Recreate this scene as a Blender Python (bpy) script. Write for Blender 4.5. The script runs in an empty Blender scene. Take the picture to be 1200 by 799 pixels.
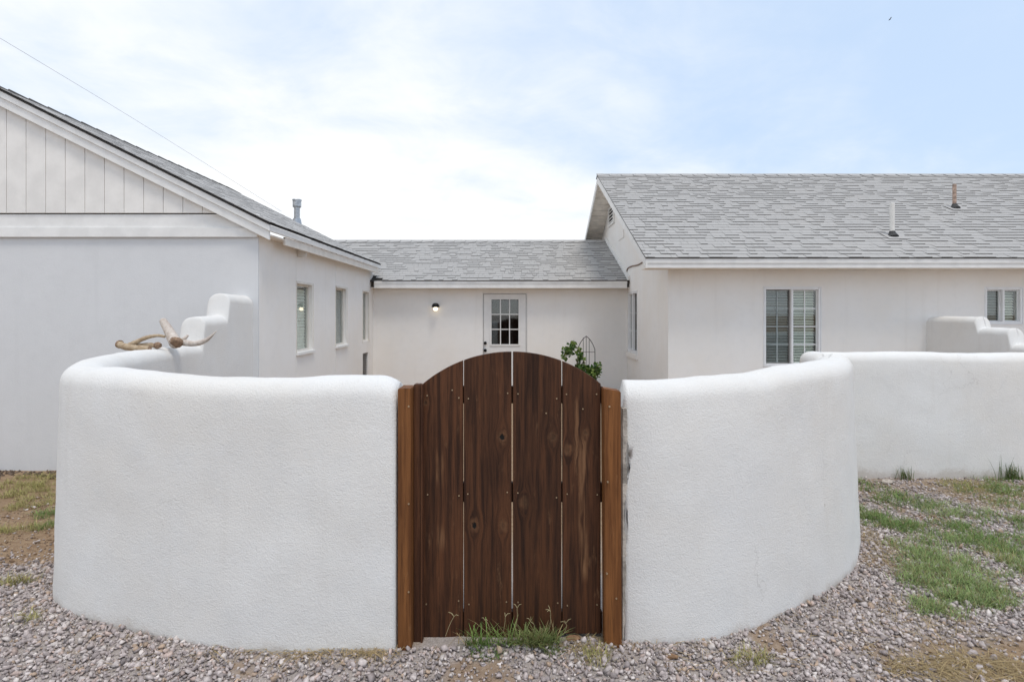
import bpy, bmesh, math, random
import numpy as np
from mathutils import Vector, Matrix, noise as mnoise
R = math.radians
random.seed(7); rng = np.random.default_rng(7)
S = bpy.context.scene; C = S.collection

# ------------------------------------------------------------------ camera, sky, sun, exposure
FPX, HOR, CAMZ = 650.0, 367.0, 1.6
cd = bpy.data.cameras.new('camera'); cam = bpy.data.objects.new('camera', cd); C.objects.link(cam)
cam.location = (0, 0, CAMZ); cam.rotation_euler = (R(90), 0, 0)
cd.sensor_width = 36; cd.lens = 36*FPX/1200; cd.shift_y = -(399.5-HOR)/1200
cd.clip_start = 0.05; cd.clip_end = 2000
S.camera = cam
S.view_settings.view_transform = 'Standard'; S.view_settings.look = 'None'
S.view_settings.gamma = 1; S.view_settings.use_curve_mapping = False
S.view_settings.exposure = 0.22
SUN_EL, SUN_AZ = 68.0, 150.0        # azimuth clockwise from +Y (the view direction)
SKY_STRENGTH = 0.10
sl = bpy.data.lights.new('sun', 'SUN'); so = bpy.data.objects.new('sun', sl); C.objects.link(so)
sl.energy = 1.5; sl.angle = R(16); sl.color = (1.0, 0.93, 0.84)
_d = Vector((math.sin(R(SUN_AZ))*math.cos(R(SUN_EL)), math.cos(R(SUN_AZ))*math.cos(R(SUN_EL)), math.sin(R(SUN_EL))))
so.rotation_euler = (-_d).to_track_quat('-Z', 'Y').to_euler()

def P(px, py, d): return Vector(((px-600)*d/FPX, d, CAMZ-(py-HOR)*d/FPX))

# ------------------------------------------------------------------ node helpers
class NT:
    def __init__(s, tree): s.t = tree; s.n = tree.nodes; s.l = tree.links
    def new(s, typ, **k):
        n = s.n.new(typ)
        for a, v in k.items(): setattr(n, a, v)
        return n
    def put(s, sock, v):
        if v is None: return
        if hasattr(v, 'is_output') and v.is_output: s.l.new(v, sock)
        else:
            if isinstance(v, (tuple, list)) and len(v) == 3 and sock.type == 'RGBA': v = (*v, 1)
            sock.default_value = v
    def m(s, op, a, b=None, c=None, clamp=False):
        n = s.new('ShaderNodeMath', operation=op, use_clamp=clamp)
        s.put(n.inputs[0], a); s.put(n.inputs[1], b); s.put(n.inputs[2], c); return n.outputs[0]
    def vm(s, op, a, b=None):
        n = s.new('ShaderNodeVectorMath', operation=op)
        s.put(n.inputs[0], a); s.put(n.inputs[1], b)
        return n.outputs['Value'] if op in ('LENGTH', 'DOT_PRODUCT') else n.outputs[0]
    def noise(s, vec, scale, detail=3, rough=.55, dist=0, col=False):
        n = s.new('ShaderNodeTexNoise'); s.put(n.inputs['Vector'], vec)
        s.put(n.inputs['Scale'], scale); s.put(n.inputs['Detail'], detail); s.put(n.inputs['Roughness'], rough); s.put(n.inputs['Distortion'], dist)
        return n.outputs['Color' if col else 0]
    def ramp(s, f, lo, hi, a=0., b=1., smooth=True):
        n = s.new('ShaderNodeMapRange', interpolation_type='SMOOTHSTEP' if smooth else 'LINEAR', clamp=True)
        s.put(n.inputs[0], f); s.put(n.inputs[1], lo); s.put(n.inputs[2], hi); s.put(n.inputs[3], a); s.put(n.inputs[4], b)
        return n.outputs[0]
    def mix(s, f, a, b, blend='MIX'):
        n = s.new('ShaderNodeMix', data_type='RGBA', blend_type=blend)
        s.put(n.inputs[0], f); s.put(n.inputs[6], a); s.put(n.inputs[7], b); return n.outputs[2]
    def pos(s): return s.new('ShaderNodeNewGeometry').outputs['Position']
    def scale(s, v, xyz): return s.vm('MULTIPLY', v, xyz)
    def attr(s, name): return s.new('ShaderNodeAttribute', attribute_name=name)
    def bump(s, h, strength, dist, normal=None):
        n = s.new('ShaderNodeBump'); s.put(n.inputs['Strength'], strength); s.put(n.inputs['Distance'], dist); s.put(n.inputs['Height'], h)
        if normal: s.put(n.inputs['Normal'], normal)
        return n.outputs[0]
MATS = {}
def mat(name):
    m = bpy.data.materials.new(name); m.use_nodes = True
    t = NT(m.node_tree); b = t.n['Principled BSDF']; MATS[name] = m
    b.inputs['Roughness'].default_value = .8
    b.inputs['Specular IOR Level'].default_value = .3
    return m, t, b
def plain(name, col, rough=.6, metal=0., var=.12, scale=9., bump=0.):
    m, t, b = mat(name); p = t.pos()
    n = t.noise(p, scale, 4)
    lo = tuple(c*(1-var) for c in col); hi = tuple(min(1, c*(1+var)) for c in col)
    t.put(b.inputs['Base Color'], t.mix(t.ramp(n, .3, .7), lo, hi))
    b.inputs['Roughness'].default_value = rough; b.inputs['Metallic'].default_value = metal
    if bump: t.put(b.inputs['Normal'], t.bump(t.noise(p, 90, 3), .5, bump))
    return m

# ------------------------------------------------------------------ world: hazy blue sky with thin white cloud
w = bpy.data.worlds.new('World'); S.world = w; w.use_nodes = True
t = NT(w.node_tree); bg = t.n['Background']
sky = t.new('ShaderNodeTexSky', sky_type='NISHITA', sun_disc=False, sun_elevation=R(SUN_EL), sun_rotation=R(SUN_AZ))
sky.air_density = 1.0; sky.dust_density = 1.5; sky.ozone_density = 1.0
g = t.new('ShaderNodeTexCoord').outputs['Generated']
sep = t.new('ShaderNodeSeparateXYZ'); t.put(sep.inputs[0], g)
zc = t.m('MAXIMUM', sep.outputs[2], 0.0)
den = t.m('ADD', zc, 0.22)
cx = t.m('DIVIDE', sep.outputs[0], den); cy = t.m('DIVIDE', sep.outputs[1], den)
cv = t.new('ShaderNodeCombineXYZ'); t.put(cv.inputs[0], cx); t.put(cv.inputs[1], cy); t.put(cv.inputs[2], 3.7)
n1 = t.noise(cv.outputs[0], .75, 7, .5, .5)
n2 = t.noise(cv.outputs[0], 3.2, 5, .6, .4)
cl = t.m('ADD', t.m('MULTIPLY', n1, .8), t.m('MULTIPLY', n2, .2))
cl = t.m('SUBTRACT', cl, t.m('MULTIPLY', sep.outputs[0], .15))
cl = t.m('ADD', cl, t.ramp(zc, 0.0, .34, .27, 0.0))
mask = t.ramp(cl, .36, .70, .16, 1.0)
skyc = t.mix(1.0, sky.outputs[0], (1.0, 1.0, 1.0), 'MULTIPLY')
lift = t.mix(.72, skyc, (5.6, 7.5, 10.2))
cloud = t.mix(t.ramp(t.m('ADD', t.m('MULTIPLY', n2, .5), t.m('MULTIPLY', n1, .5)), .38, .62), (8.35, 8.65, 9.1), (9.1, 9.2, 9.3))
t.put(bg.inputs['Color'], t.mix(mask, lift, cloud))
bg.inputs['Strength'].default_value = SKY_STRENGTH

# ------------------------------------------------------------------ materials
def stucco(name, col, var=.05, b1=.5, b2=.5, warm=(1, .97, .93), splash=False):
    m, t, b = mat(name); p = t.pos()
    big = t.noise(p, 1.3, 4, .6); mid = t.noise(p, 7, 4, .6)
    lo = tuple(c*(1-2*var)*w_ for c, w_ in zip(col, warm))
    c = t.mix(t.ramp(big, .2, .8), lo, col)
    c = t.mix(t.m('MULTIPLY', t.ramp(mid, .45, .75), .35), c, tuple(x*.9 for x in col))
    drip = t.noise(t.scale(p, (9, 9, .5)), 1.0, 3, .5)
    c = t.mix(t.m('MULTIPLY', t.ramp(drip, .55, .8), .25), c, tuple(x*y*.86 for x, y in zip(col, warm)))
    if splash:
        sz = t.new('ShaderNodeSeparateXYZ'); t.put(sz.inputs[0], p)
        sp_ = t.m('SUBTRACT', t.m('ADD', t.noise(p, 5, 4, .6), t.m('MULTIPLY', t.noise(p, 60, 3, .7), .45)), t.m('MULTIPLY', sz.outputs[2], 5.0))
        c = t.mix(t.m('MULTIPLY', t.ramp(sp_, .45, .9), .45), c, (.40, .33, .26))
        spot = t.m('ADD', t.noise(p, 38, 2, .5), t.m('MULTIPLY', t.noise(p, 2.5, 2), .25))
        c = t.mix(t.m('MULTIPLY', t.ramp(spot, .90, .93), .5), c, (.35, .30, .25))
        vor = t.new('ShaderNodeTexVoronoi', feature='DISTANCE_TO_EDGE'); vor.inputs['Scale'].default_value = .9
        t.put(vor.inputs['Vector'], t.vm('ADD', p, t.scale(t.noise(p, 4, 4, .6, 0, True), (.35, .35, .35))))
        ck = t.m('MULTIPLY', t.ramp(vor.outputs['Distance'], .0, .004, 1, 0), t.ramp(t.noise(p, 1.7, 2), .56, .66))
        c = t.mix(t.m('MULTIPLY', ck, .22), c, (.30, .27, .24))
    t.put(b.inputs['Base Color'], c); b.inputs['Roughness'].default_value = .92; b.inputs['Specular IOR Level'].default_value = .15
    fine = t.noise(p, 130, 4, .7); trow = t.noise(p, 26, 3, .5, .8)
    nrm = t.bump(trow, b1*.45, .009)
    t.put(b.inputs['Normal'], t.bump(fine, b2, .006, nrm))
    return m
M_WALL = stucco('white_stucco', (.775, .77, .755), .018, .5, .75, splash=True)
M_HOUSE = stucco('house_stucco', (.87, .852, .826), .018, .3, .45, (1, .975, .94))
M_GABLE_SHADE = stucco('shaded_gable_stucco', (.705, .71, .715), .022, .3, .45, (1, 1, 1))  # cooler, darker copy of the house stucco: gable shade put into the colour
M_TRIM = plain('white_trim_paint', (.80, .79, .765), .55, var=.05, scale=6)
M_CREAM = plain('cream_trim_paint', (.74, .70, .64), .6, var=.07, scale=5)
M_SIDING = plain('white_siding_paint', (.81, .785, .745), .6, var=.06, scale=4)
M_VINYL = plain('vinyl_frame', (.82, .82, .82), .4, var=.03)
M_DOOR = plain('door_paint', (.78, .765, .74), .45, var=.03)
M_BLIND = plain('blind_slat_paint', (.80, .84, .74), .5, var=.05)
M_SCREENED = plain('screened_slat', (.24, .275, .265), .6, var=.06)
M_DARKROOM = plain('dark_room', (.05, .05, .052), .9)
M_BLACK = plain('black_metal', (.015, .015, .016), .4, .6)
M_VENT = plain('grey_louver', (.20, .19, .18), .6)
M_GALV = plain('galvanised_metal', (.45, .46, .47), .35, .9, var=.25, scale=25)
M_PVC = plain('white_pipe', (.72, .70, .66), .5, var=.08)
M_RUST = plain('rusty_pipe', (.40, .29, .23), .8, var=.35, scale=22)
M_BOOT = plain('rubber_boot', (.05, .05, .05), .7)
M_DECK = plain('roof_deck_edge', (.045, .043, .042), .9)
M_CORE = plain('broken_plaster', (.42, .38, .33), .95, var=.38, scale=11, bump=.012)
M_WIRE = plain('dark_wire', (.06, .05, .05), .5, .5)
M_CABLE = plain('cable_sheath', (.30, .30, .31), .7)
M_TIE = plain('brown_line', (.22, .15, .11), .8)
M_SCREW = plain('screw_head', (.45, .34, .22), .4, .7)
M_BIRD = plain('bird_plumage', (.03, .03, .035), .8)
M_PALECHIP = plain('pale_rock', (.42, .37, .32), .9, var=.3, scale=40, bump=.004)
M_BROWNROCK = plain('brown_rock', (.25, .15, .085), .9, var=.3, scale=40, bump=.004)

def shingle_mat():
    m, t, b = mat('grey_shingle'); p = t.pos()
    tone = t.attr('tone').outputs['Fac']
    gran = t.noise(p, 160, 2, .7); st = t.noise(p, 1.1, 4, .6)
    c = t.mix(tone, (.405, .393, .378), (.425, .413, .397))
    c = t.mix(t.m('MULTIPLY', t.ramp(gran, .35, .7), .35), c, (.31, .305, .30))
    c = t.mix(t.m('MULTIPLY', t.ramp(st, .5, .75), .25), c, (.45, .42, .39))
    t.put(b.inputs['Base Color'], c); b.inputs['Roughness'].default_value = .95
    t.put(b.inputs['Normal'], t.bump(gran, .4, .004))
    return m
M_SHING = shingle_mat()
M_BUTT = plain('shingle_edge', (.14, .135, .13), .95)

def wood_mat(name, dark, light, tan, knots=(), streaks=(), gs=1.0):
    m, t, b = mat(name); p = t.pos()
    tone = t.attr('tone').outputs['Fac']
    sp = t.new('ShaderNodeSeparateXYZ'); t.put(sp.inputs[0], p)
    x = sp.outputs[0]; z = sp.outputs[2]
    core = ring = None; warp = None
    for (kx, kz, r, dk) in knots:
        wob = t.m('MULTIPLY', t.m('SUBTRACT', t.noise(p, 48, 3), .5), r*1.7)
        dx = t.m('SUBTRACT', x, kx); dz = t.m('MULTIPLY', t.m('SUBTRACT', z, kz), .72)
        d = t.m('ADD', t.m('SQRT', t.m('ADD', t.m('MULTIPLY', dx, dx), t.m('MULTIPLY', dz, dz))), wob)
        ww = t.ramp(d, 0, r*4.5, r*1.6, 0)
        sg = t.m('MULTIPLY', ww, t.ramp(dx, -r, r, -1, 1))
        warp = sg if warp is None else t.m('ADD', warp, sg)
        cc = t.m('MULTIPLY', t.ramp(d, r*.45, r*.75, 1, 0), dk)
        rr = t.m('MULTIPLY', t.ramp(d, r*.6, r*1.9, 1, 0), .32)
        core = cc if core is None else t.m('MAXIMUM', core, cc)
        ring = rr if ring is None else t.m('MAXIMUM', ring, rr)
    xx = t.m('ADD', x, t.m('MULTIPLY', tone, 37.0))
    if warp is not None: xx = t.m('SUBTRACT', xx, warp)
    cv = t.new('ShaderNodeCombineXYZ'); t.put(cv.inputs[0], t.m('MULTIPLY', xx, 1)); t.put(cv.inputs[1], sp.outputs[1]); t.put(cv.inputs[2], t.m('MULTIPLY', z, .045))
    v = cv.outputs[0]
    g1 = t.noise(v, 55*gs, 4, .6, .35); g2 = t.noise(v, 210*gs, 2, .6); g3 = t.noise(t.scale(p, (1, 1, .35)), 7, 4, .6)
    c = t.mix(t.ramp(g1, .3, .72), dark, light)
    c = t.mix(t.m('MULTIPLY', t.ramp(g2, .5, .75), .5), c, tuple(q*.45 for q in dark))
    c = t.mix(t.m('MULTIPLY', t.ramp(g3, .5, .8), .45), c, tuple(q*1.1 for q in light))
    sc = t.noise(t.scale(p, (1, 1, .25)), 22, 5, .7)
    c = t.mix(t.m('MULTIPLY', t.ramp(sc, .6, .78), .5), c, tan)
    if ring is not None:
        c = t.mix(t.m('MULTIPLY', ring, t.ramp(g2, .3, .6, .35, .9)), c, tan)
        c = t.mix(core, c, (.006, .005, .004))
    for (sx, z0, z1, wd, amt) in streaks:
        wav = t.m('MULTIPLY', t.m('SUBTRACT', t.noise(t.scale(p, (0, 0, 1)), 6, 2), .5), .05)
        dx = t.m('ABSOLUTE', t.m('ADD', t.m('SUBTRACT', x, sx), wav))
        f = t.m('MULTIPLY', t.ramp(dx, wd*.2, wd, 1, 0), t.m('MULTIPLY', t.ramp(z, z0, z0+.08), t.ramp(z, z1-.08, z1, 1, 0)))
        f = t.m('MULTIPLY', t.m('MULTIPLY', f, t.ramp(g1, .4, .62)), amt)
        c = t.mix(f, c, tan)
    br = t.mix(t.m('FRACT', t.m('MULTIPLY', tone, 7.3)), (.85, .83, .82), (1.15, 1.12, 1.1))
    c = t.mix(1.0, c, br, 'MULTIPLY')
    t.put(b.inputs['Base Color'], c); t.put(b.inputs['Roughness'], t.ramp(g1, .3, .7, .75, .55))
    b.inputs['Specular IOR Level'].default_value = .25
    hh = t.m('ADD', g1, t.m('MULTIPLY', g2, .6))
    if core is not None: hh = t.m('SUBTRACT', hh, t.m('MULTIPLY', core, 1.5))
    t.put(b.inputs['Normal'], t.bump(hh, .5, .004))
    return m
GD = 2.70
def gp(px, py): q = P(px, py, GD); return q.x, q.z
KN = [(*gp(588.7, 512), .017, 1.), (*gp(556, 615), .017, 1.), (*gp(590, 616), .016, .25), (*gp(614, 589), .018, .12),
      (*gp(666, 527), .016, .15), (*gp(687, 507), .012, .3), (*gp(648, 512), .016, .3), (*gp(499, 472), .011, .5)]
ST = [(gp(515, 0)[0], gp(0, 575)[1], gp(0, 520)[1], .026, .55), (gp(517, 0)[0], gp(0, 650)[1], gp(0, 610)[1], .03, .4),
      (gp(684, 0)[0], gp(0, 685)[1], gp(0, 500)[1], .030, .7), (gp(676, 0)[0], gp(0, 560)[1], gp(0, 460)[1], .02, .5)]
M_GATE = wood_mat('dark_stained_wood', (.028, .0112, .0055), (.098, .038, .0155), (.24, .13, .065), KN, ST)
M_POST = wood_mat('orange_cedar', (.115, .043, .013), (.24, .098, .030), (.34, .18, .08), gs=.8)
M_JAMB = wood_mat('red_brown_wood', (.05, .020, .010), (.11, .045, .020), (.22, .11, .05))
M_SOFFIT = plain('soffit_paint', (.84, .78, .70), .7, var=.12, scale=6)

def glass():
    m, t, b = mat('window_glass')
    t.n.remove(b); out = t.n['Material Output']
    tr = t.new('ShaderNodeBsdfTransparent'); t.put(tr.inputs[0], (.96, .975, .965))
    gl = t.new('ShaderNodeBsdfGlossy'); t.put(gl.inputs['Roughness'], .03); t.put(gl.inputs['Color'], (.9, .93, .92))
    fr = t.new('ShaderNodeFresnel'); bf = t.new('ShaderNodeNewGeometry').outputs['Backfacing']; t.put(fr.inputs[0], t.m('SUBTRACT', 1.55, t.m('MULTIPLY', bf, 1.55-1/1.55)))
    mx = t.new('ShaderNodeMixShader'); t.put(mx.inputs[0], t.m('ADD', fr.outputs[0], .03)); t.l.new(tr.outputs[0], mx.inputs[1]); t.l.new(gl.outputs[0], mx.inputs[2])
    t.l.new(mx.outputs[0], out.inputs[0]); return m
M_GLASS = glass()
def emis(name, col, s):
    m, t, b = mat(name); t.put(b.inputs['Base Color'], col); t.put(b.inputs['Emission Color'], col); b.inputs['Emission Strength'].default_value = s; return m
M_BULB = emis('lit_bulb', (1.0, .86, .62), 3.0)
def colattr(name, rough=.9, nsc=0, transl=0.):
    m, t, b = mat(name)
    c = t.attr('col').outputs['Color']
    if nsc: c = t.mix(t.ramp(t.noise(t.pos(), nsc, 3, .7), .3, .75, 0, .45), c, (.12, .10, .095))
    t.put(b.inputs['Base Color'], c); b.inputs['Roughness'].default_value = rough
    b.inputs['Specular IOR Level'].default_value = .2
    if transl:
        out = t.n['Material Output']; tb = t.new('ShaderNodeBsdfTranslucent'); t.put(tb.inputs[0], c)
        mx = t.new('ShaderNodeMixShader'); mx.inputs[0].default_value = transl
        t.l.new(b.outputs[0], mx.inputs[1]); t.l.new(tb.outputs[0], mx.inputs[2]); t.l.new(mx.outputs[0], out.inputs[0])
    return m
M_STONE = colattr('crushed_stone', .9, 70)
M_BLADE = colattr('grass_blade', .7, 0, .25)
M_LEAF = colattr('vine_leaf', .5, 0, .3)
def antler_mat(name, c0, c1):
    m, t, b = mat(name); p = t.pos()
    n = t.noise(p, 30, 4, .6); n2 = t.noise(p, 160, 2)
    c = t.mix(t.ramp(n, .3, .7), c0, c1); c = t.mix(t.m('MULTIPLY', t.ramp(n2, .5, .75), .3), c, tuple(q*.5 for q in c0))
    t.put(b.inputs['Base Color'], c); b.inputs['Roughness'].default_value = .55
    t.put(b.inputs['Normal'], t.bump(t.m('ADD', n2, t.noise(t.scale(p, (35, 90, 90)), 1.5, 3, .6)), .8, .006)); return m
M_ANT1 = antler_mat('tan_antler', (.36, .25, .15), (.52, .41, .28))
M_ANT2 = antler_mat('pale_antler', (.52, .43, .36), (.70, .63, .56))
M_ANTEND = plain('antler_pith', (.26, .17, .11), .8, var=.3, scale=60)

# ------------------------------------------------------------------ object helpers
BASE = {}
def tag(o, label=None, cat=None, group=None, kind=None):
    if label: o['label'] = label
    if cat: o['category'] = cat
    if group: o['group'] = group
    if kind: o['kind'] = kind
    return o
def thing(name, loc, label, cat, group=None):
    o = bpy.data.objects.new(name, None); C.objects.link(o); o.location = loc; o.empty_display_size = .1
    BASE[o.name] = Vector(loc); return tag(o, label, cat, group)
def base_of(parent): return BASE[parent.name] if parent else Vector((0, 0, 0))
class MB:
    def __init__(s): s.v = []; s.f = []; s.mi = []
    def add(s, vs, fs, mi=0):
        k = len(s.v); s.v += [tuple(v) for v in vs]; s.f += [tuple(i+k for i in f) for f in fs]; s.mi += [mi]*len(fs)
    def hexa(s, vs, mi=0):      # 8 verts: bottom 4 loop, top 4 loop
        s.add(vs, [(3, 2, 1, 0), (4, 5, 6, 7), (0, 1, 5, 4), (1, 2, 6, 5), (2, 3, 7, 6), (3, 0, 4, 7)], mi)
    def box(s, x0, x1, y0, y1, z0, z1, mi=0):
        s.hexa([(x0, y0, z0), (x1, y0, z0), (x1, y1, z0), (x0, y1, z0), (x0, y0, z1), (x1, y0, z1), (x1, y1, z1), (x0, y1, z1)], mi)
    def prism(s, poly, vec, mi=0):
        n = len(poly); v = Vector(vec); a = [Vector(p) for p in poly]
        s.add(a+[p+v for p in a], [tuple(range(n))[::-1], tuple(range(n, 2*n))]+[(i, (i+1) % n, n+(i+1) % n, n+i) for i in range(n)], mi)
    def tube(s, pts, rad, n=8, mi=0, cap=True):
        pts = [Vector(p) for p in pts]; k = len(pts)
        if not hasattr(rad, '__len__'): rad = [rad]*k
        T0 = (pts[1]-pts[0]).normalized(); up = Vector((0, 0, 1)) if abs(T0.z) < .9 else Vector((1, 0, 0))
        N = T0.cross(up).normalized(); vs = []
        for i in range(k):
            T = (pts[min(i+1, k-1)]-pts[max(i-1, 0)]).normalized()
            N = (N-T*N.dot(T)).normalized(); B = T.cross(N)
            for j in range(n):
                a = 2*math.pi*j/n; vs.append(pts[i]+(N*math.cos(a)+B*math.sin(a))*rad[i])
        fs = [(i*n+j, i*n+(j+1) % n, (i+1)*n+(j+1) % n, (i+1)*n+j) for i in range(k-1) for j in range(n)]
        if cap: fs += [tuple(range(n))[::-1], tuple(range((k-1)*n, k*n))]
        s.add(vs, fs, mi)
    def fbox(s, fr, u0, u1, n0, n1, z0, z1, mi=0):
        o, u, n = fr
        c = [(u0, n0), (u1, n0), (u1, n1), (u0, n1)]
        s.hexa([o+u*a+n*b+Vector((0, 0, z0)) for a, b in c]+[o+u*a+n*b+Vector((0, 0, z1)) for a, b in c], mi)
    def build(s, name, m, parent=None, bevel=0., smooth=False, seg=2, tone=None):
        o0 = base_of(parent)
        me = bpy.data.meshes.new(name); me.from_pydata([(v[0]-o0.x, v[1]-o0.y, v[2]-o0.z) for v in s.v], [], s.f)
        bm = bmesh.new(); bm.from_mesh(me)
        bm.faces.ensure_lookup_table()
        for f, i in zip(bm.faces, s.mi): f.material_index = i
        bmesh.ops.recalc_face_normals(bm, faces=bm.faces)
        if bevel: bmesh.ops.bevel(bm, geom=[e for e in bm.edges if len(e.link_faces) == 2 and e.calc_face_angle(0) > .5], offset=bevel, segments=seg, affect='EDGES', clamp_overlap=True)
        if smooth:
            for f in bm.faces: f.smooth = True
        bm.to_mesh(me); bm.free()
        for q in (m if isinstance(m, (list, tuple)) else [m]): me.materials.append(q)
        if tone is not None:
            a = me.attributes.new('tone', 'FLOAT', 'FACE'); a.data.foreach_set('value', np.full(len(me.polygons), tone, np.float32))
        o = bpy.data.objects.new(name, me); C.objects.link(o)
        if parent: o.parent = parent; BASE[o.name] = o0
        return o
def arr_mesh(name, V, T, m, col=None, parent=None, smooth=False):
    V = np.asarray(V, np.float32); T = np.asarray(T, np.int32); o0 = base_of(parent)
    V = V-np.array(o0, np.float32)
    me = bpy.data.meshes.new(name); me.vertices.add(len(V)); me.vertices.foreach_set('co', V.ravel())
    me.loops.add(T.size); me.loops.foreach_set('vertex_index', T.ravel())
    me.polygons.add(len(T)); me.polygons.foreach_set('loop_start', np.arange(0, T.size, 3, dtype=np.int32))
    me.update(calc_edges=True)
    if smooth: me.polygons.foreach_set('use_smooth', np.ones(len(T), bool))
    if col is not None:
        a = me.attributes.new('col', 'FLOAT_COLOR', 'POINT'); cc = np.ones((len(V), 4), np.float32); cc[:, :3] = col; a.data.foreach_set('color', cc.ravel())
    me.materials.append(m); o = bpy.data.objects.new(name, me); C.objects.link(o)
    if parent: o.parent = parent; BASE[o.name] = o0
    return o
def catmull(pts, n=12):
    pts = [Vector(p) for p in pts]; q = [2*pts[0]-pts[1]]+pts+[2*pts[-1]-pts[-2]]; out = []
    for i in range(1, len(q)-2):
        for k in range(n):
            a = k/n; p0, p1, p2, p3 = q[i-1:i+3]
            out.append(.5*((2*p1)+(p2-p0)*a+(2*p0-5*p1+4*p2-p3)*a*a+(3*p1-p0-3*p2+p3)*a**3))
    return out+[pts[-1]]
def sstep(a, b, x):
    q = np.clip((x-a)/(b-a), 0, 1); return q*q*(3-2*q)
def vnoise(x, y, s, seed=0):      # cheap smooth value noise, numpy
    x = np.asarray(x, float)*s+seed*17.3; y = np.asarray(y, float)*s-seed*9.1
    xi = np.floor(x); yi = np.floor(y); fx = x-xi; fy = y-yi; fx = fx*fx*(3-2*fx); fy = fy*fy*(3-2*fy)
    def h(a, b):
        q = np.sin(a*127.1+b*311.7+seed*74.7)*43758.5453; return q-np.floor(q)
    return (h(xi, yi)*(1-fx)+h(xi+1, yi)*fx)*(1-fy)+(h(xi, yi+1)*(1-fx)+h(xi+1, yi+1)*fx)*fy
def fbm(x, y, s, seed=0): return .55*vnoise(x, y, s, seed)+.3*vnoise(x, y, s*2.1, seed+1)+.15*vnoise(x, y, s*4.3, seed+2)

# ------------------------------------------------------------------ ground
def gz(x, y):
    x = np.asarray(x, float); y = np.asarray(y, float)
    left = -.23*sstep(2.7, 6.3, y)*sstep(-1.9, -3.0, -(-x)) if False else -.23*sstep(2.7, 6.3, y)*(1-sstep(-3.0, -1.9, x))
    right = -.06*sstep(3.0, 5.6, y)*sstep(1.0, 3.0, x)
    gate = .028*np.exp(-((x/.9)**2+((y-2.65)/.35)**2))
    return left+right+gate+(fbm(x, y, 1.6, 3)-.5)*.035+(fbm(x, y, 7, 5)-.5)*.012
def soil(x, y):                    # 0 gravel .. 1 bare soil
    n = fbm(x, y, 1.5, 11)-.5; n2 = fbm(x, y, 4.5, 21)-.5
    left = sstep(3.15, 3.6, y+n*.6)*(1-sstep(-2.3, -1.9, x))
    br = sstep(1.62, 2.15, x+n*.5)*(1-sstep(2.60, 2.78, y+n*.35))
    far = sstep(4.6, 5.4, y+n2*1.2)*sstep(1, 2, x)*.6
    mid = sstep(.16, .30, n2+n*.6)*.8
    court = sstep(3.2, 4.2, y)*(1-sstep(2.0, 2.6, np.abs(x)))
    return np.clip(np.maximum.reduce([left, br, far, mid, court]), 0, 1)
def axis(lo, f0, f1, hi, step):
    a = list(np.arange(f0, f1+1e-6, step)); q = step
    while a[-1] < hi: q *= 1.35; a.append(min(hi, a[-1]+q))
    q = step
    while a[0] > lo: q *= 1.35; a.insert(0, max(lo, a[0]-q))
    return np.array(a)
gx = axis(-400, -5.2, 6.8, 400, .05); gy = axis(-400, 1.6, 6.8, 500, .05)
GX, GY = np.meshgrid(gx, gy); nx, ny = len(gx), len(gy)
GZ = gz(GX, GY)
idx = np.arange(nx*ny).reshape(ny, nx)
a, b_, c_, d_ = idx[:-1, :-1].ravel(), idx[:-1, 1:].ravel(), idx[1:, 1:].ravel(), idx[1:, :-1].ravel()
tri = np.concatenate([np.stack([a, b_, c_], 1), np.stack([a, c_, d_], 1)])
m, t, b = mat('ground_soil'); p = t.pos()
so_ = t.attr('col').outputs['Fac']
n1 = t.noise(p, 24, 5, .65); n2 = t.noise(p, 110, 3, .7); n3 = t.noise(p, 3, 4, .6)
dirt = t.mix(t.ramp(n1, .3, .7), (.23, .145, .085), (.37, .26, .165)); dirt = t.mix(t.m('MULTIPLY', t.ramp(n3, .4, .7), .5), dirt, (.34, .24, .15))
fin = t.mix(t.ramp(n2, .3, .7), (.32, .28, .255), (.50, .445, .41))
cc = t.mix(so_, fin, dirt)
cc = t.mix(t.m('MULTIPLY', t.ramp(n2, .58, .72), .4), cc, (.42, .36, .31))
t.put(b.inputs['Base Color'], cc); b.inputs['Roughness'].default_value = .95
t.put(b.inputs['Normal'], t.bump(t.m('ADD', n2, t.m('MULTIPLY', n1, .8)), .8, .012))
sv = soil(GX, GY).ravel()
ground = arr_mesh('ground', np.stack([GX.ravel(), GY.ravel(), GZ.ravel()], 1), tri, m, np.repeat(sv[:, None], 3, 1), smooth=True)
tag(ground, kind='structure')

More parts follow.
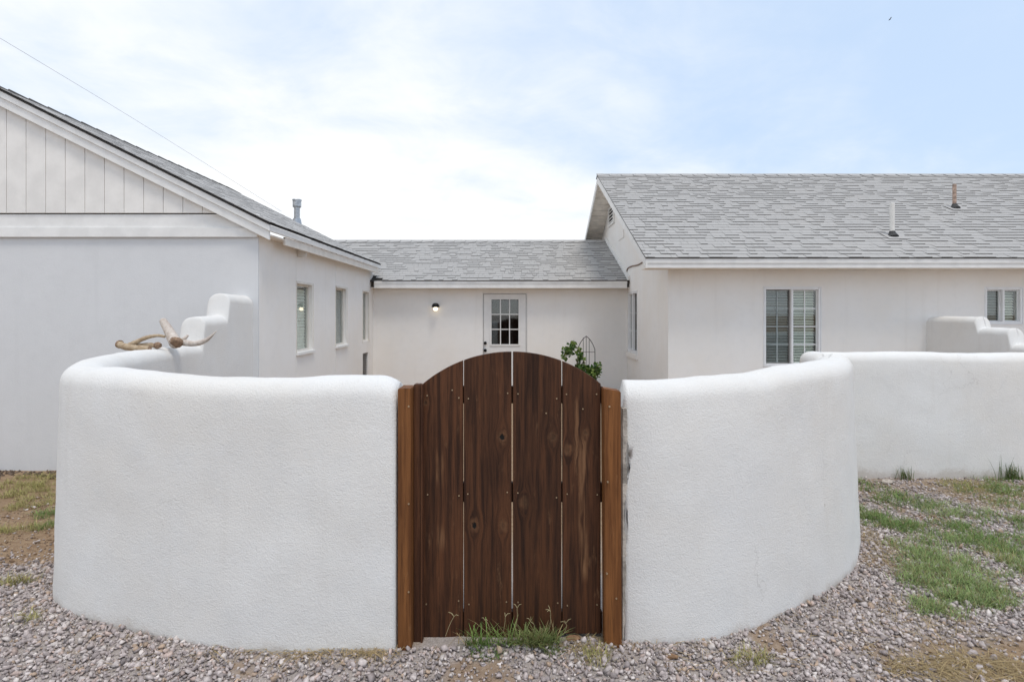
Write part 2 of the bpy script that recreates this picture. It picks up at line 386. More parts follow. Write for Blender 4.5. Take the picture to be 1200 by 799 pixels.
# ------------------------------------------------------------------ curved stucco walls (swept)
def sweep_wall(outer, inward, H, thick=.27, ds=.025, dense=(), base=-.35, rtop=.10, seed=0, jag=None, enddrop=(0, 0)):
    """outer: plan points of the outer face base; inward: +1 offset to the left of travel, -1 to the right"""
    pl = catmull([(x, y, 0) for x, y in outer], 40)
    L = [0.]
    for i in range(1, len(pl)): L.append(L[-1]+(pl[i]-pl[i-1]).length)
    L = np.array(L); xs = np.array([p.x for p in pl]); ys = np.array([p.y for p in pl])
    ss = list(np.arange(0, L[-1], ds))+[L[-1]]
    for (a, b) in dense: ss += list(np.arange(a, b, .006))
    ss = np.array(sorted(set(np.round(ss, 4))))
    X = np.interp(ss, L, xs); Y = np.interp(ss, L, ys)
    tx = np.gradient(X, ss); ty = np.gradient(Y, ss); q = np.hypot(tx, ty); tx /= q; ty /= q
    nxn, nyn = (-ty*inward, tx*inward)
    mb = MB(); rows = []
    for i, s in enumerate(ss):
        h = H(s, L[-1]); e0 = enddrop[0]; e1 = enddrop[1]
        if e0: h -= e0*(1-min(1, s/.10))**2
        if e1: h -= e1*(1-min(1, (L[-1]-s)/.10))**2
        r = rtop; prof = []
        for k in range(30): z = base+(h-r-base)*k/30; prof.append((-.012+.03*(z/1.3) if z > 0 else -.012, z, 1))
        for k in range(9): a = math.pi/2*k/8; prof.append((.018+r-r*math.cos(a), h-r+r*math.sin(a), 1))
        for k in range(1, 4): prof.append((.018+r+(thick-.03-2*r)*k/4, h+.003, 1))
        for k in range(9): a = math.pi/2*k/8; prof.append((thick-.012-r+r*math.sin(a), h-r+r*math.cos(a), -1))
        for k in range(1, 14): z = (h-r)+(base-h+r)*k/13; prof.append((thick-.012+.01*(1-z/1.3), z, -1))
        row = []
        for (o, z, sg) in prof:
            x = X[i]+nxn[i]*o; y = Y[i]+nyn[i]*o
            wv = Vector((x*1.6, y*1.6, z*1.6+seed)); wv2 = Vector((x*6, y*6, z*6+seed))
            dd = mnoise.noise(wv)*.014+mnoise.noise(wv2)*.004
            x -= nxn[i]*sg*dd; y -= nyn[i]*sg*dd
            zz = z+(mnoise.noise(Vector((x*2.2, y*2.2, seed+9)))*.018+mnoise.noise(Vector((x*8, y*8, seed+5)))*.004 if z > h-.15 else 0)
            if jag and i == 0:
                j = max(-.004, (mnoise.noise(Vector((3.1, seed, z*7)))*.045+mnoise.noise(Vector((1.7, seed, z*34)))*.02+.010)*(.25+.75*math.exp(-((z-.85)/.28)**2)))
                x += tx[i]*j; y += ty[i]*j
            row.append((x, y, zz))
        rows.append(row)
    n = len(rows[0]); vs = [v for r_ in rows for v in r_]
    fs = [(i*n+j, i*n+j+1, (i+1)*n+j+1, (i+1)*n+j) for i in range(len(rows)-1) for j in range(n-1)]
    fs += [tuple(range(n)), tuple(range((len(rows)-1)*n, len(rows)*n))[::-1]]
    mb.add(vs, fs); return mb
def zstep(s, s0, a, b, wd=.05): q = min(1, max(0, (s-s0)/wd+.5)); q = q*q*(3-2*q); return a+(b-a)*q

OUT_L = [(-.548, 2.60), (-.80, 2.595), (-1.07, 2.60), (-1.43, 2.66), (-1.87, 2.78), (-2.28, 2.93), (-2.52, 3.08), (-2.72, 3.33), (-2.92, 3.72), (-3.09, 4.2), (-3.22, 4.75), (-3.275, 5.2), (-3.28, 5.8), (-3.28, 6.55)]
# arc length of the two risers measured from the house end
def HL(s, L):
    e = L-s; h = 1.30 - .015*math.exp(-((s-.9)/.5)**2)
    h = zstep(-e, -1.10, h, 1.565, .07); h = zstep(-e, -.62, h, 1.80, .07); return h
mbl = sweep_wall(OUT_L, -1, HL, dense=((4.2, 5.2),), seed=2.3, enddrop=(.035, 0))
o = mbl.build('garden_wall', M_WALL, None, smooth=True)
tag(o, 'white curved stucco garden wall left of the wooden gate, stepping up to the house corner', 'wall')
OUT_R = [(.540, 2.685), (.74, 2.67), (1.01, 2.73), (1.36, 2.90), (1.76, 3.17), (2.08, 3.43), (2.31, 3.72), (2.56, 4.13), (2.86, 4.75), (3.15, 5.35), (3.33, 5.85)]
def HR(s, L): return 1.262+.04*sstep(.1, 1.5, s)-.10*sstep(2.2, 3.6, s)
wr = thing('garden_wall', (1.3, 2.95, 0), 'white curved stucco garden wall right of the wooden gate, its gate end chipped', 'wall')
sweep_wall(OUT_R, 1, HR, seed=7.7, jag=True).build('stucco_wall', M_WALL, wr, smooth=True)
mb = MB()                                                       # ragged broken plaster showing at the gate end
pts = []
for k in range(60):
    z = .02+1.12*k/59
    x1 = .551+max(-.010, mnoise.noise(Vector((0, 4.4, z*8)))*.020+mnoise.noise(Vector((9, 2, z*40)))*.008)
    pts.append((x1, 2.679+.0015*math.sin(k), z))
poly = [(.536, 2.679, .02)]+pts+[(.536, 2.679, 1.14)]
for k in range(59):
    a, b2 = pts[k], pts[k+1]
    mb.hexa([(.534, 2.676, a[2]), (a[0], a[1]-.002, a[2]), (a[0], a[1]+.06, a[2]), (.534, 2.74, a[2]), (.534, 2.676, b2[2]), (b2[0], b2[1]-.002, b2[2]), (b2[0], b2[1]+.06, b2[2]), (.534, 2.74, b2[2])])
o = mb.build('broken_edge', M_CORE, wr); o['label'] = 'chipped tan and grey plaster edge beside the gate post'
OUT_F = [(3.12, 5.58), (4.5, 5.58), (6.0, 5.60), (8.0, 5.62)]
tag(sweep_wall(OUT_F, 1, lambda s, L: 1.195, ds=.04, seed=12.1).build('boundary_wall', M_WALL, None, smooth=True), 'long straight white stucco wall at the far right, running off behind the weeds', 'wall')
OUT_S = [(6.5, 8.80), (6.5, 8.0), (6.5, 7.0), (6.5, 5.7)]
def HS(s, L):
    h = zstep(s, 8.80-7.80, 1.55, 1.395, .07); return zstep(s, 8.80-7.28, h, 1.19, .07)
tag(sweep_wall(OUT_S, 1, HS, ds=.04, dense=((.8, 1.7),), thick=.26, seed=15.2).build('stepped_wall', M_WALL, None, smooth=True), 'white stepped stucco wall joining the right house below its small window', 'wall')

# ------------------------------------------------------------------ frames of reference for walls
def frame(o, u, n): return (Vector(o), Vector(u), Vector(n))
def wall_holes(mb, fr, u0, u1, z0, z1, holes, t):
    us = sorted({u0, u1, *[h[0] for h in holes], *[h[1] for h in holes]}); zs = sorted({z0, z1, *[h[2] for h in holes], *[h[3] for h in holes]})
    o, u, n = fr
    def pt(a, d, z): return o+u*a+n*d+Vector((0, 0, z))
    def inh(a, z): return any(h[0] < a < h[1] and h[2] < z < h[3] for h in holes)
    for i in range(len(us)-1):
        for j in range(len(zs)-1):
            if inh((us[i]+us[i+1])/2, (zs[j]+zs[j+1])/2): continue
            for d in (0, -t):
                mb.add([pt(us[i], d, zs[j]), pt(us[i+1], d, zs[j]), pt(us[i+1], d, zs[j+1]), pt(us[i], d, zs[j+1])], [(0, 1, 2, 3)])
    for (a, b, c, d) in holes+[(u0, u1, z0, z1)]:
        for (p, q) in (((a, c), (b, c)), ((b, c), (b, d)), ((b, d), (a, d)), ((a, d), (a, c))):
            mb.add([pt(p[0], 0, p[1]), pt(q[0], 0, q[1]), pt(q[0], -t, q[1]), pt(p[0], -t, p[1])], [(0, 1, 2, 3)])
def dark_box(fr, parent, u0, u1, z0, z1, n0, depth=.5):  # near-black box added behind a window so the inside looks unlit
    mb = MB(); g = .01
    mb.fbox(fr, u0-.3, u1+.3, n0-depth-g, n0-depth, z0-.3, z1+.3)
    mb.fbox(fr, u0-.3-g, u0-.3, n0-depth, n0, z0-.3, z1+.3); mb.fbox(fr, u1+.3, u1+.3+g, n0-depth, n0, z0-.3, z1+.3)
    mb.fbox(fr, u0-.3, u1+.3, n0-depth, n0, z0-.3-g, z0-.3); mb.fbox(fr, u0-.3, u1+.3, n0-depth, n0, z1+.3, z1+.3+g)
    return mb.build('dark_backing_box', M_DARKROOM, parent)
def slats(fr, parent, u0, u1, z0, z1, n, pitch, m, tilt=.6, skip=0):
    """venetian slats, each an object sharing one mesh"""
    o, u, nn = fr; cnt = int((z1-z0)/pitch); first = None; b0 = base_of(parent)
    for k in range(cnt):
        z = z0+pitch*(k+.5); c = o+u*((u0+u1)/2)+nn*n+Vector((0, 0, z))-b0
        if first is None:
            hw = (u1-u0)/2; dp = .022; mb = MB(); vs = []
            for zz in (0, .003):
                for (a, d) in ((-hw, -dp), (hw, -dp), (hw, dp), (-hw, dp)): vs.append(b0+u*a+nn*d*math.cos(tilt)+Vector((0, 0, -d*math.sin(tilt)+zz)))
            mb.hexa(vs); first = mb.build('blind_slat', m, parent); q = first
        else:
            q = first.copy(); C.objects.link(q); q.parent = parent
        q.location = c+Vector((0, 0, random.uniform(-.002, .002)))

SH_W = [.09, .11, .13, .15, .17, .19, .22, .26]
def make_shingles(roof, O, u, v, n, ulen, vlen, nparts, exposure=.143, keep=None, thk=1.):
    """courses of wedge-shaped tabs: nearest ones objects, the rest one joined part"""
    O, u, v, n = Vector(O), Vector(u), Vector(v), Vector(n); b0 = base_of(roof)
    rot = Matrix((u, v, n)).transposed().to_euler()
    tabs = []; rows = int(math.ceil(vlen/exposure))
    for r in range(rows):
        a = -random.uniform(0, .1)
        while a < ulen:
            k = random.randrange(len(SH_W)); wdt = SH_W[k]; thick = random.random() < .55
            ce = a+wdt/2
            if a+wdt > 0 and ce < ulen+.1:
                c = O+u*a+v*(r*exposure+random.uniform(-.004, .004))
                if keep is None or keep(c+u*(wdt/2)): tabs.append([c, k, thick, (c-Vector((0, 0, CAMZ))).length, a, a+wdt])
            a += wdt
    def tabverts(wdt, thick):
        th = (.0185 if thick else .0095)*thk; g = .002; e = min(exposure+.03, .18)
        return [(g, 0, 0), (wdt-g, 0, 0), (wdt-g, e, -.004), (g, e, -.004), (g, 0, th), (wdt-g, 0, th), (wdt-g, e, .004), (g, e, .004)]
    F = [(3, 2, 1, 0), (4, 5, 6, 7), (0, 1, 5, 4), (1, 2, 6, 5), (2, 3, 7, 6), (3, 0, 4, 7)]; MI = [0, 0, 1, 0, 0, 0]
    lib = {}
    for k in range(len(SH_W)):
        for th in (True, False):
            for q in range(3):
                me = bpy.data.meshes.new('shingle'); me.from_pydata(tabverts(SH_W[k], th), [], F); me.materials.append(M_SHING); me.materials.append(M_BUTT)
                me.polygons.foreach_set('material_index', MI)
                tv = min(1, max(0, .5+(q-1)*.32+random.uniform(-.12, .12)+(-.08 if th else .08)))
                at = me.attributes.new('tone', 'FLOAT', 'FACE'); at.data.foreach_set('value', np.full(6, tv, np.float32)); lib[k, th, q] = (me, tv)
    inside = [t_ for t_ in tabs if t_[4] >= -.001 and t_[5] <= ulen+.001]
    def vis(t_): p = t_[0]; return abs(p.x/max(p.y, .1)) < .95
    inside.sort(key=lambda t_: (not vis(t_), t_[3]))
    part = set(id(t_) for t_ in inside[:nparts]); mb = MB(); tones = []
    for t_ in tabs:
        c, k, th, _, a0, a1 = t_; q = random.randrange(3)
        if id(t_) in part:
            o = bpy.data.objects.new('shingle', lib[k, th, q][0]); C.objects.link(o); o.parent = roof; o.location = c-b0; o.rotation_euler = rot
        else:
            lo = max(0, -a0); hi = min(a1, ulen)-a0
            vs = [(min(max(x, lo), hi), y, z) for x, y, z in tabverts(SH_W[k], th)]
            k0 = len(mb.v); mb.v += [tuple(c+u*x+v*y+n*z) for x, y, z in vs]; mb.f += [tuple(i+k0 for i in f) for f in F]; mb.mi += MI; tones += [lib[k, th, q][1]]*6
    if mb.v:
        me = bpy.data.meshes.new('shingle_courses'); me.from_pydata([(x-b0.x, y-b0.y, z-b0.z) for x, y, z in mb.v], [], mb.f)
        me.materials.append(M_SHING); me.materials.append(M_BUTT); me.polygons.foreach_set('material_index', mb.mi)
        at = me.attributes.new('tone', 'FLOAT', 'FACE'); at.data.foreach_set('value', np.array(tones, np.float32))
        o = bpy.data.objects.new('shingle_courses', me); C.objects.link(o); o.parent = roof; o['kind'] = 'stuff'
def ridge_caps(roof, p0, p1, slope, ln=.28):
    """folded cap pieces along a ridge (objects sharing one mesh)"""
    p0, p1 = Vector(p0), Vector(p1); b0 = base_of(roof); d = (p1-p0); L = d.length; d.normalize(); s = Vector((0, 0, 1)).cross(d).normalized()
    wv = .15; hdrop = wv*slope; me = None; k = 0
    while k*ln < L:
        if me is None:
            vs = []
            for (a, h) in ((0, .022), (ln+.06, .006)):
                for q in (-1, 0, 1):
                    for zz in (0, .012): vs.append(d*a+s*q*wv+Vector((0, 0, h+zz-(hdrop if q else 0))))
            fs = [(1, 3, 9, 7), (3, 5, 11, 9), (0, 6, 8, 2), (2, 8, 10, 4), (0, 2, 3, 1), (2, 4, 5, 3), (0, 1, 7, 6), (4, 10, 11, 5)]
            me = bpy.data.meshes.new('ridge_cap'); me.from_pydata(vs, [], fs); me.materials.append(M_SHING); me.materials.append(M_BUTT)
            me.polygons.foreach_set('material_index', [0, 0, 1, 1, 1, 1, 1, 1])
            at = me.attributes.new('tone', 'FLOAT', 'FACE'); at.data.foreach_set('value', np.full(8, .35, np.float32))
        o = bpy.data.objects.new('ridge_cap', me); C.objects.link(o); o.parent = roof; o.location = p0+d*(k*ln)-b0+Vector((0, 0, random.uniform(0, .004))); k += 1

# ------------------------------------------------------------------ left house wing
LX, LY, LB = -2.96, 6.47, 12.0                # east wall face, gable face, back
EX, EZ, SL = -2.78, 2.635, .497               # eave edge, its height, roof slope
RX = -6.0; RZ = EZ+SL*(EX-RX)
lh = thing('house_wing', (LX, LY, -.25), 'white stucco left house wing with a board-sided gable and three narrow side windows', 'house')
mb = MB()
GW = -9.2                                     # west end of the gable wall
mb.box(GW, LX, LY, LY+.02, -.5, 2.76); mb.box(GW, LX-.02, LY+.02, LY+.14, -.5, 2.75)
o = mb.build('gable_wall', M_GABLE_SHADE, lh)
# side wall in three panels with open joints
frL = frame((LX, 0, 0), (0, 1, 0), (1, 0, 0))
wins = [(7.605, 8.22, 1.06, 2.01), (9.295, 9.92, 1.05, 2.03), (10.99, 11.45, 1.04, 2.03)]
cuts = [LY+.0205, 7.600, 9.290, 11.83]
for i in range(3):
    mb = MB(); hs = [h for h in wins if cuts[i] < (h[0]+h[1])/2 < cuts[i+1]]
    hs = [(max(h[0], cuts[i]+.012), h[1], h[2], h[3]) for h in hs]
    if i == 2: hs.append((11.0, 11.42, .22, .80))
    wall_holes(mb, frL, cuts[i]+(.008 if i else 0), cuts[i+1], -.4, 2.56, hs, .10)
    o = mb.build('side_wall', M_HOUSE, lh)
for i, h in enumerate(wins):
    u0, u1, z0, z1 = h; u0 += .012
    mb = MB(); f = .028; d0, d1 = -.085, -.05
    for q in ((u0, u0+f, z0, z1), (u1-f, u1, z0, z1), (u0+f, u1-f, z1-f, z1), (u0+f, u1-f, z0, z0+f)): mb.fbox(frL, q[0], q[1], d0, d1, q[2], q[3])
    wn = mb.build('window', M_CREAM, lh, .004)
    mb = MB(); mb.fbox(frL, u0+f, u1-f, -.072, -.066, z0+f, z1-f); mb.build('pane', M_GLASS, wn)
    mb = MB()
    for q in ((u0-.035, u0+.002, z0-.03, z1+.035), (u1-.002, u1+.035, z0-.03, z1+.035), (u0+.002, u1-.002, z1-.002, z1+.035)): mb.fbox(frL, q[0]+(.03 if i == 0 or i == 1 else 0 if q[0] > u0 else 0), q[1], -.02, .008, q[2], q[3])
    mb.build('casing', M_CREAM, wn, .003)
    if i < 2:
        mb = MB(); mb.fbox(frL, u0-.01, u1+.05, -.06, .035, z0-.045, z0-.002); mb.build('sill', M_TRIM, wn, .005)
    slats(frL, wn, u0+f, u1-f, z0+f, z1-f, -.105, .045, M_BLIND if i == 0 else M_SCREENED, 1.15)
    dark_box(frL, wn, u0, u1, z0, z1, -.13)
mb = MB()
mb.fbox(frL, 11.0, 11.42, -.08, -.06, .22, .80)
for k in range(12): mb.fbox(frL, 11.01, 11.41, -.06, -.03, .24+k*.047, .268+k*.047)
mb.build('louver_vent', M_VENT, lh)
def rz(X): return EZ+SL*(EX-X) if X > RX else RZ-SL*(RX-X)
GY_ = 6.4555
mb = MB(); mb.prism([(LX-.02, GY_, 2.762), (2*RX-LX, GY_, 2.762), (2*RX-EX, GY_, rz(2*RX-EX)-.12), (RX, GY_, RZ-.12), (LX-.02, GY_, rz(LX)-.12)], (0, .09, 0))
mb.build('gable_sheathing', M_CREAM, lh)
# gable siding boards
bw = .2275; k = 0; xr = LX+.32
x1 = P(240, 250, 6.44).x+.20
while x1 > -7.2:
    x0 = x1-bw; ztop = lambda X: rz(X)-.13
    pl = [(x0+.003, 6.438, 2.762), (x1-.003, 6.438, 2.762)]
    if ztop(x1) > 2.77:
        pl += [(x1-.003, 6.438, ztop(x1-.003))]
    else:
        xx = EX-(2.765+.13-EZ)/SL; pl[1] = (min(x1-.003, xx), 6.438, 2.762)
    if x0 < RX < x1: pl += [(RX, 6.438, ztop(RX))]
    pl += [(x0+.003, 6.438, ztop(x0+.003))]
    if pl[1][0] > pl[0][0]+.02:
        mb = MB(); mb.prism(pl, (0, .0165, 0)); mb.build('siding_board', M_SIDING, lh, .002, seg=1)
    x1 = x0; k += 1
mb = MB(); mb.box(GW, LX+.02, 6.455, 6.468, 2.592, 2.752); mb.build('frieze_board', M_TRIM, lh, .002)
mb = MB(); mb.box(GW, LX+.006, 6.432, 6.462, 2.482, 2.590); mb.build('trim_board', M_TRIM, lh, .004)
# roof: deck, shingles, rake boards, fascia, soffit
RF, RBK = 6.345, 11.72
mb = MB()
mb.prism([(EX+.005, RF+.005, EZ-.022), (RX, RF+.005, RZ-.022), (RX, RF+.005, RZ), (EX+.005, RF+.005, EZ)], (0, RBK-RF, 0))
mb.prism([(RX, RF+.005, RZ-.022), (2*RX-EX, RF+.005, EZ-.022), (2*RX-EX, RF+.005, EZ), (RX, RF+.005, RZ)], (0, RBK-RF, 0))
lroof = mb.build('roof', M_DECK, lh)
cs = 1/math.hypot(1, SL); sn = SL*cs
make_shingles(lroof, (EX+.02, RF-.012, EZ+.002), (0, 1, 0), (-cs, 0, sn), (sn, 0, cs), RBK-RF+.02, (EX+.02-RX)/cs, 0, thk=.4)
ridge_caps(lroof, (RX, RF-.01, RZ), (RX, RBK, RZ), SL)
def rake(mb, y0, y1, za, zb, xe):
    for sgn in (1, -1):
        X = lambda x: x if sgn == 1 else 2*RX-x
        mb.prism([(X(xe), y0, rz(xe)-za), (RX, y0, RZ-za), (RX, y0, RZ-zb), (X(xe), y0, rz(xe)-zb)], (0, y1-y0, 0))
mb = MB(); rake(mb, RF+.015, RF+.05, .022, .095, EX); mb.build('rake_board', M_TRIM, lh, .003)
mb = MB(); rake(mb, RF+.035, RF+.07, .097, .200, EX-.015); mb.build('rake_board', M_TRIM, lh, .003)
mb = MB(); mb.box(EX-.025, EX, RF+.052, RBK, EZ-.092, EZ-.024); mb.build('fascia', M_TRIM, lh, .003)
mb = MB(); mb.box(EX-.050, EX-.022, 6.86, RBK-.06, EZ-.195, EZ-.0945); mb.build('fascia', M_CREAM, lh, .003)
mb = MB(); mb.box(LX+.002, EX-.028, RF+.075, RBK-.08, EZ-.135, EZ-.120); mb.build('soffit', M_SOFFIT, lh)
mb = MB(); mb.box(LX+.002, EX-.054, 7.64, 7.67, EZ-.26, EZ-.136); mb.build('bracket', M_CREAM, lh, .003)
# flue
fx, fy = P(348, 260, 11.45).x, 11.45; fz = rz(fx)
mb = MB(); fzt = P(348, 234, 11.45).z
mb.tube([(fx, fy, fz-.05), (fx, fy, fz+.09)], [.10, .075], 14); mb.tube([(fx, fy, fz+.05), (fx, fy, fzt-.12)], .058, 14)
mb.tube([(fx, fy, fzt-.165), (fx, fy, fzt-.15)], [.07, .085], 14); mb.tube([(fx, fy, fzt-.145), (fx, fy, fzt-.02)], [.085, .085], 14); mb.tube([(fx, fy, fzt-.018), (fx, fy, fzt)], [.098, .09], 14)
mb.build('flue_pipe', M_GALV, lh)

# ------------------------------------------------------------------ link wing (middle)
KY, KE, KZ, KS = 11.82, 11.55, 2.275, .42
RR = 2.81; KRY = KE+RR; KRZ = KZ+KS*RR
lk = thing('house_wing', (0, KY, 0), 'low middle house wing with a half-glazed door and grey shingle roof behind the gate', 'house')
frK = frame((0, KY, 0), (1, 0, 0), (0, -1, 0))
dx0, dx1 = (565.2-600)/55, (618-600)/55
dz = 2.036
mb = MB(); wall_holes(mb, frK, -3.0, 2.455, -.3, 2.25, [(dx0, dx1, -.02, dz)], .14); mb.build('wall', M_HOUSE, lk)
mb = MB()
for q in ((dx0, dx0+.022, -.02, dz), (dx1-.022, dx1, -.02, dz), (dx0+.022, dx1-.022, dz-.022, dz)): mb.fbox(frK, q[0], q[1], -.1, -.012, q[2], q[3])
mb.build('door_frame', M_DOOR, lk, .003)
D0, D1 = dx0+.030, dx1-.030; gx0, gx1 = (575.8-600)/55, (607.8-600)/55; gz0, gz1 = CAMZ-(403.6-HOR)/55, CAMZ-(350.7-HOR)/55
mb = MB(); frD = frame((0, KY+.03, 0), (1, 0, 0), (0, -1, 0))
wall_holes(mb, frD, D0, D1, -.01, dz-.03, [(gx0, gx1, gz0, gz1)], .045)
door = mb.build('door', M_DOOR, lk)
mb = MB(); e = .035
for q in ((gx0-e, gx0+.004, gz0-e, gz1+e), (gx1-.004, gx1+e, gz0-e, gz1+e), (gx0+.004, gx1-.004, gz1-.004, gz1+e), (gx0+.004, gx1-.004, gz0-e, gz0+.004)): mb.fbox(frD, q[0], q[1], .0, .014, q[2], q[3])
mb.build('glazing_frame', M_DOOR, door, .004)
cw = (gx1-gx0)/3; ch = (gz1-gz0)/3
for k in (1, 2):
    mb = MB(); mb.fbox(frD, gx0+k*cw-.011, gx0+k*cw+.011, -.012, .006, gz0+.004, gz1-.004); mb.build('muntin', M_DOOR, door, .003)
    mb = MB(); mb.fbox(frD, gx0+.004, gx1-.004, -.012, .003, gz0+k*ch-.011, gz0+k*ch+.011); mb.build('muntin', M_DOOR, door, .003)
for i in range(3):
    for j in range(3):
        mb = MB(); tl = random.uniform(-.002, .002)
        mb.fbox(frD, gx0+i*cw+.011, gx0+(i+1)*cw-.011, -.024, -.018+tl, gz0+j*ch+.011, gz0+(j+1)*ch-.011); mb.build('pane', M_GLASS, door)
dark_box(frD, door, gx0, gx1, gz0, gz1, -.05, 2.0)
for nm, py in (('deadbolt', 402), ('door_knob', 410.5)):
    q = P(568.6, py, KY); mb = MB()
    mb.tube([(q.x, KY+.03, q.z), (q.x, KY+.018, q.z)], .034, 14); mb.tube([(q.x, KY+.018, q.z), (q.x, KY-.012, q.z), (q.x, KY-.03, q.z), (q.x, KY-.042, q.z)], [.015, .02, .032, .018] if nm == 'door_knob' else [.026, .024, .022, .015], 14)
    mb.build(nm, M_BLACK, door)
mb = MB(); KL = -7.4
mb.prism([(KL, KE+.01, KZ-.024), (KL, KE+.01, KZ), (KL, KRY, KRZ), (KL, 2*KRY-KE, KZ), (KL, 2*KRY-KE, KZ-.024), (KL, KRY, KRZ-.024)], (2.44-KL, 0, 0))
kroof = mb.build('roof', M_DECK, lk)
cs = 1/math.hypot(1, KS); sn = KS*cs
keepk = lambda c: not (c.x < EX-.02 and c.z < rz(c.x)-.02 and c.y < RBK)
make_shingles(kroof, (KL, KE-.015, KZ+.002), (1, 0, 0), (0, cs, sn), (0, -sn, cs), 2.44-KL, RR/cs, 300, keep=keepk)
ridge_caps(kroof, (2.44, KRY, KRZ), (-5.0, KRY, KRZ), KS)
mb = MB(); mb.box(-2.875, 2.40, KE+.012, KE+.045, KZ-.155, KZ-.026); mb.build('fascia', M_TRIM, lk, .004)
mb = MB(); mb.box(-2.875, 2.40, KE+.004, KE+.0095, KZ-.062, KZ-.006); mb.build('drip_edge', M_TRIM, lk)
mb = MB(); mb.box(-2.95, 2.45, KE+.048, KY-.002, KZ-.150, KZ-.135); mb.build('soffit', M_SOFFIT, lk)
mb = MB(); pz = lambda y: KZ+KS*(y-KE)
mb.prism([(2.405, KE-.01, pz(KE)+.012), (2.405, KRY, pz(KRY)+.012), (2.405, KRY, pz(KRY)+.10), (2.405, KE-.01, pz(KE)+.10)], (.048, 0, 0)); mb.build('wall_flashing', M_TRIM, lk)
# wall lamp
q = P(511.3, 361, KY)
wl = thing('wall_lamp', (q.x, KY, q.z), 'small black dome wall lamp with a lit bulb left of the door', 'lamp')
zc_ = P(511, 358.5, KY).z
mb = MB(); mb.tube([(q.x, KY-.001, zc_), (q.x, KY-.02, zc_)], .045, 14); mb.tube([(q.x, KY-.02, zc_+.005), (q.x, KY-.11, zc_+.02)], .014, 8); mb.build('bracket', M_BLACK, wl)
mb = MB(); mb.tube([(q.x, KY-.11, zc_+.06), (q.x, KY-.11, zc_+.05), (q.x, KY-.11, zc_+.02), (q.x, KY-.11, zc_-.03)], [.02, .05, .075, .085], 18); mb.build('shade', M_BLACK, wl, smooth=False)
mb = MB(); mb.tube([(q.x, KY-.11, zc_-.031), (q.x, KY-.11, zc_-.06), (q.x, KY-.11, zc_-.085), (q.x, KY-.11, zc_-.10)], [.03, .047, .042, .015], 14); mb.build('bulb', M_BULB, wl, smooth=True)

# ------------------------------------------------------------------ right house
HX, HY = 2.456, 8.72; HEY, HEZ = 8.28, 2.42; HRY, HRZ = 13.0, 4.82; HSL = (HRZ-HEZ)/(HRY-HEY); RKX = 2.0; HXE = 14.0
HB = 2*HRY-HY
rh = thing('house', (HX, HY, 0), 'larger right house with a tall grey shingle roof, gable end and two blinded windows', 'house')
frR = frame((0, HY, 0), (1, 0, 0), (0, -1, 0)); frS = frame((HX, 0, 0), (0, 1, 0), (-1, 0, 0))
W1 = (3.96, 4.85, .775, 2.005); W2 = (7.435, 8.02, 1.435, 2.0)
mb = MB(); wall_holes(mb, frR, HX, HXE-.4, -.4, 2.44, [W1, W2], .14); mb.build('front_wall', M_HOUSE, rh)
SW = (10.86, 11.72, .815, 2.03)
hz = lambda y: HEZ+HSL*(y-HEY) if y < HRY else HRZ-HSL*(y-HRY)
mb = MB(); wall_holes(mb, frS, HY+.1405, HB, -.4, 2.40, [SW], .14)
mb.prism([(HX, HY+.1405, 2.4), (HX, HB, 2.4), (HX, HB, hz(HB)-.06), (HX, HRY, HRZ-.06), (HX, HY+.1405, hz(HY+.14)-.06)], (.14, 0, 0)); mb.build('gable_wall', M_HOUSE, rh)
def slider(fr, h, parent, blinds, grid, screen_first=True):
    u0, u1, z0, z1 = h; f = .034; um = (u0+u1)/2; mb = MB()
    for q in ((u0, u0+f, z0, z1), (u1-f, u1, z0, z1), (u0+f, u1-f, z1-f, z1), (u0+f, u1-f, z0, z0+f), (um-f/2, um+f/2, z0+f, z1-f)): mb.fbox(fr, q[0], q[1], -.075, .006, q[2], q[3])
    wn = mb.build('window', M_VINYL, parent, .005)
    mb = MB(); g = .012
    for q in ((u0-g, u0+.001, z0-g, z1+g), (u1-.001, u1+g, z0-g, z1+g), (u0+.001, u1-.001, z1-.001, z1+g), (u0+.001, u1-.001, z0-g, z0+.001)): mb.fbox(fr, q[0], q[1], -.01, .012, q[2], q[3])
    mb.build('casing', M_VINYL, wn, .003)
    for s, (a, b) in enumerate(((u0+f, um-f/2), (um+f/2, u1-f))):
        mb = MB(); e = .016; dd = -.045 if s == 0 else -.03
        for q in ((a, a+e, z0+f, z1-f), (b-e, b, z0+f, z1-f), (a+e, b-e, z1-f-e, z1-f), (a+e, b-e, z0+f, z0+f+e)): mb.fbox(fr, q[0]+.0015, q[1]-.0015, dd-.03, dd, q[2]+.0015, q[3]-.0015)
        if s == 1 or grid == 0: mb.build('sash', M_VINYL, wn, .002)
        else: mb.build('sash', M_VENT, wn, .002)
        mb = MB(); mb.fbox(fr, a+e, b-e, dd-.018, dd-.012, z0+f+e, z1-f-e); mb.build('pane', M_GLASS, wn)
        if grid:
            mm = M_VINYL if s == 1 else M_SCREENED2
            mb = MB(); mb.fbox(fr, (a+b)/2-.008, (a+b)/2+.008, dd-.010, dd-.004, z0+f+e, z1-f-e); mb.build('muntin', mm, wn)
            for k in range(1, grid):
                zz = z0+f+e+(z1-z0-2*f-2*e)*k/grid; mb = MB(); mb.fbox(fr, a+e, b-e, dd-.011, dd-.0055, zz-.008, zz+.008); mb.build('muntin', mm, wn)
        if blinds: slats(fr, wn, a+.005, b-(.02 if s else .005), z0+f, z1-f, -.105, .043, M_BLIND if s == 1 else M_SCREENED, .75)
    dark_box(fr, wn, u0, u1, z0, z1, -.145)
    return wn
M_SCREENED2 = plain('screened_muntin', (.36, .40, .40), .6)
slider(frR, W1, rh, True, 4); slider(frR, W2, rh, True, 0)
wn = slider(frS, SW, rh, False, 3)
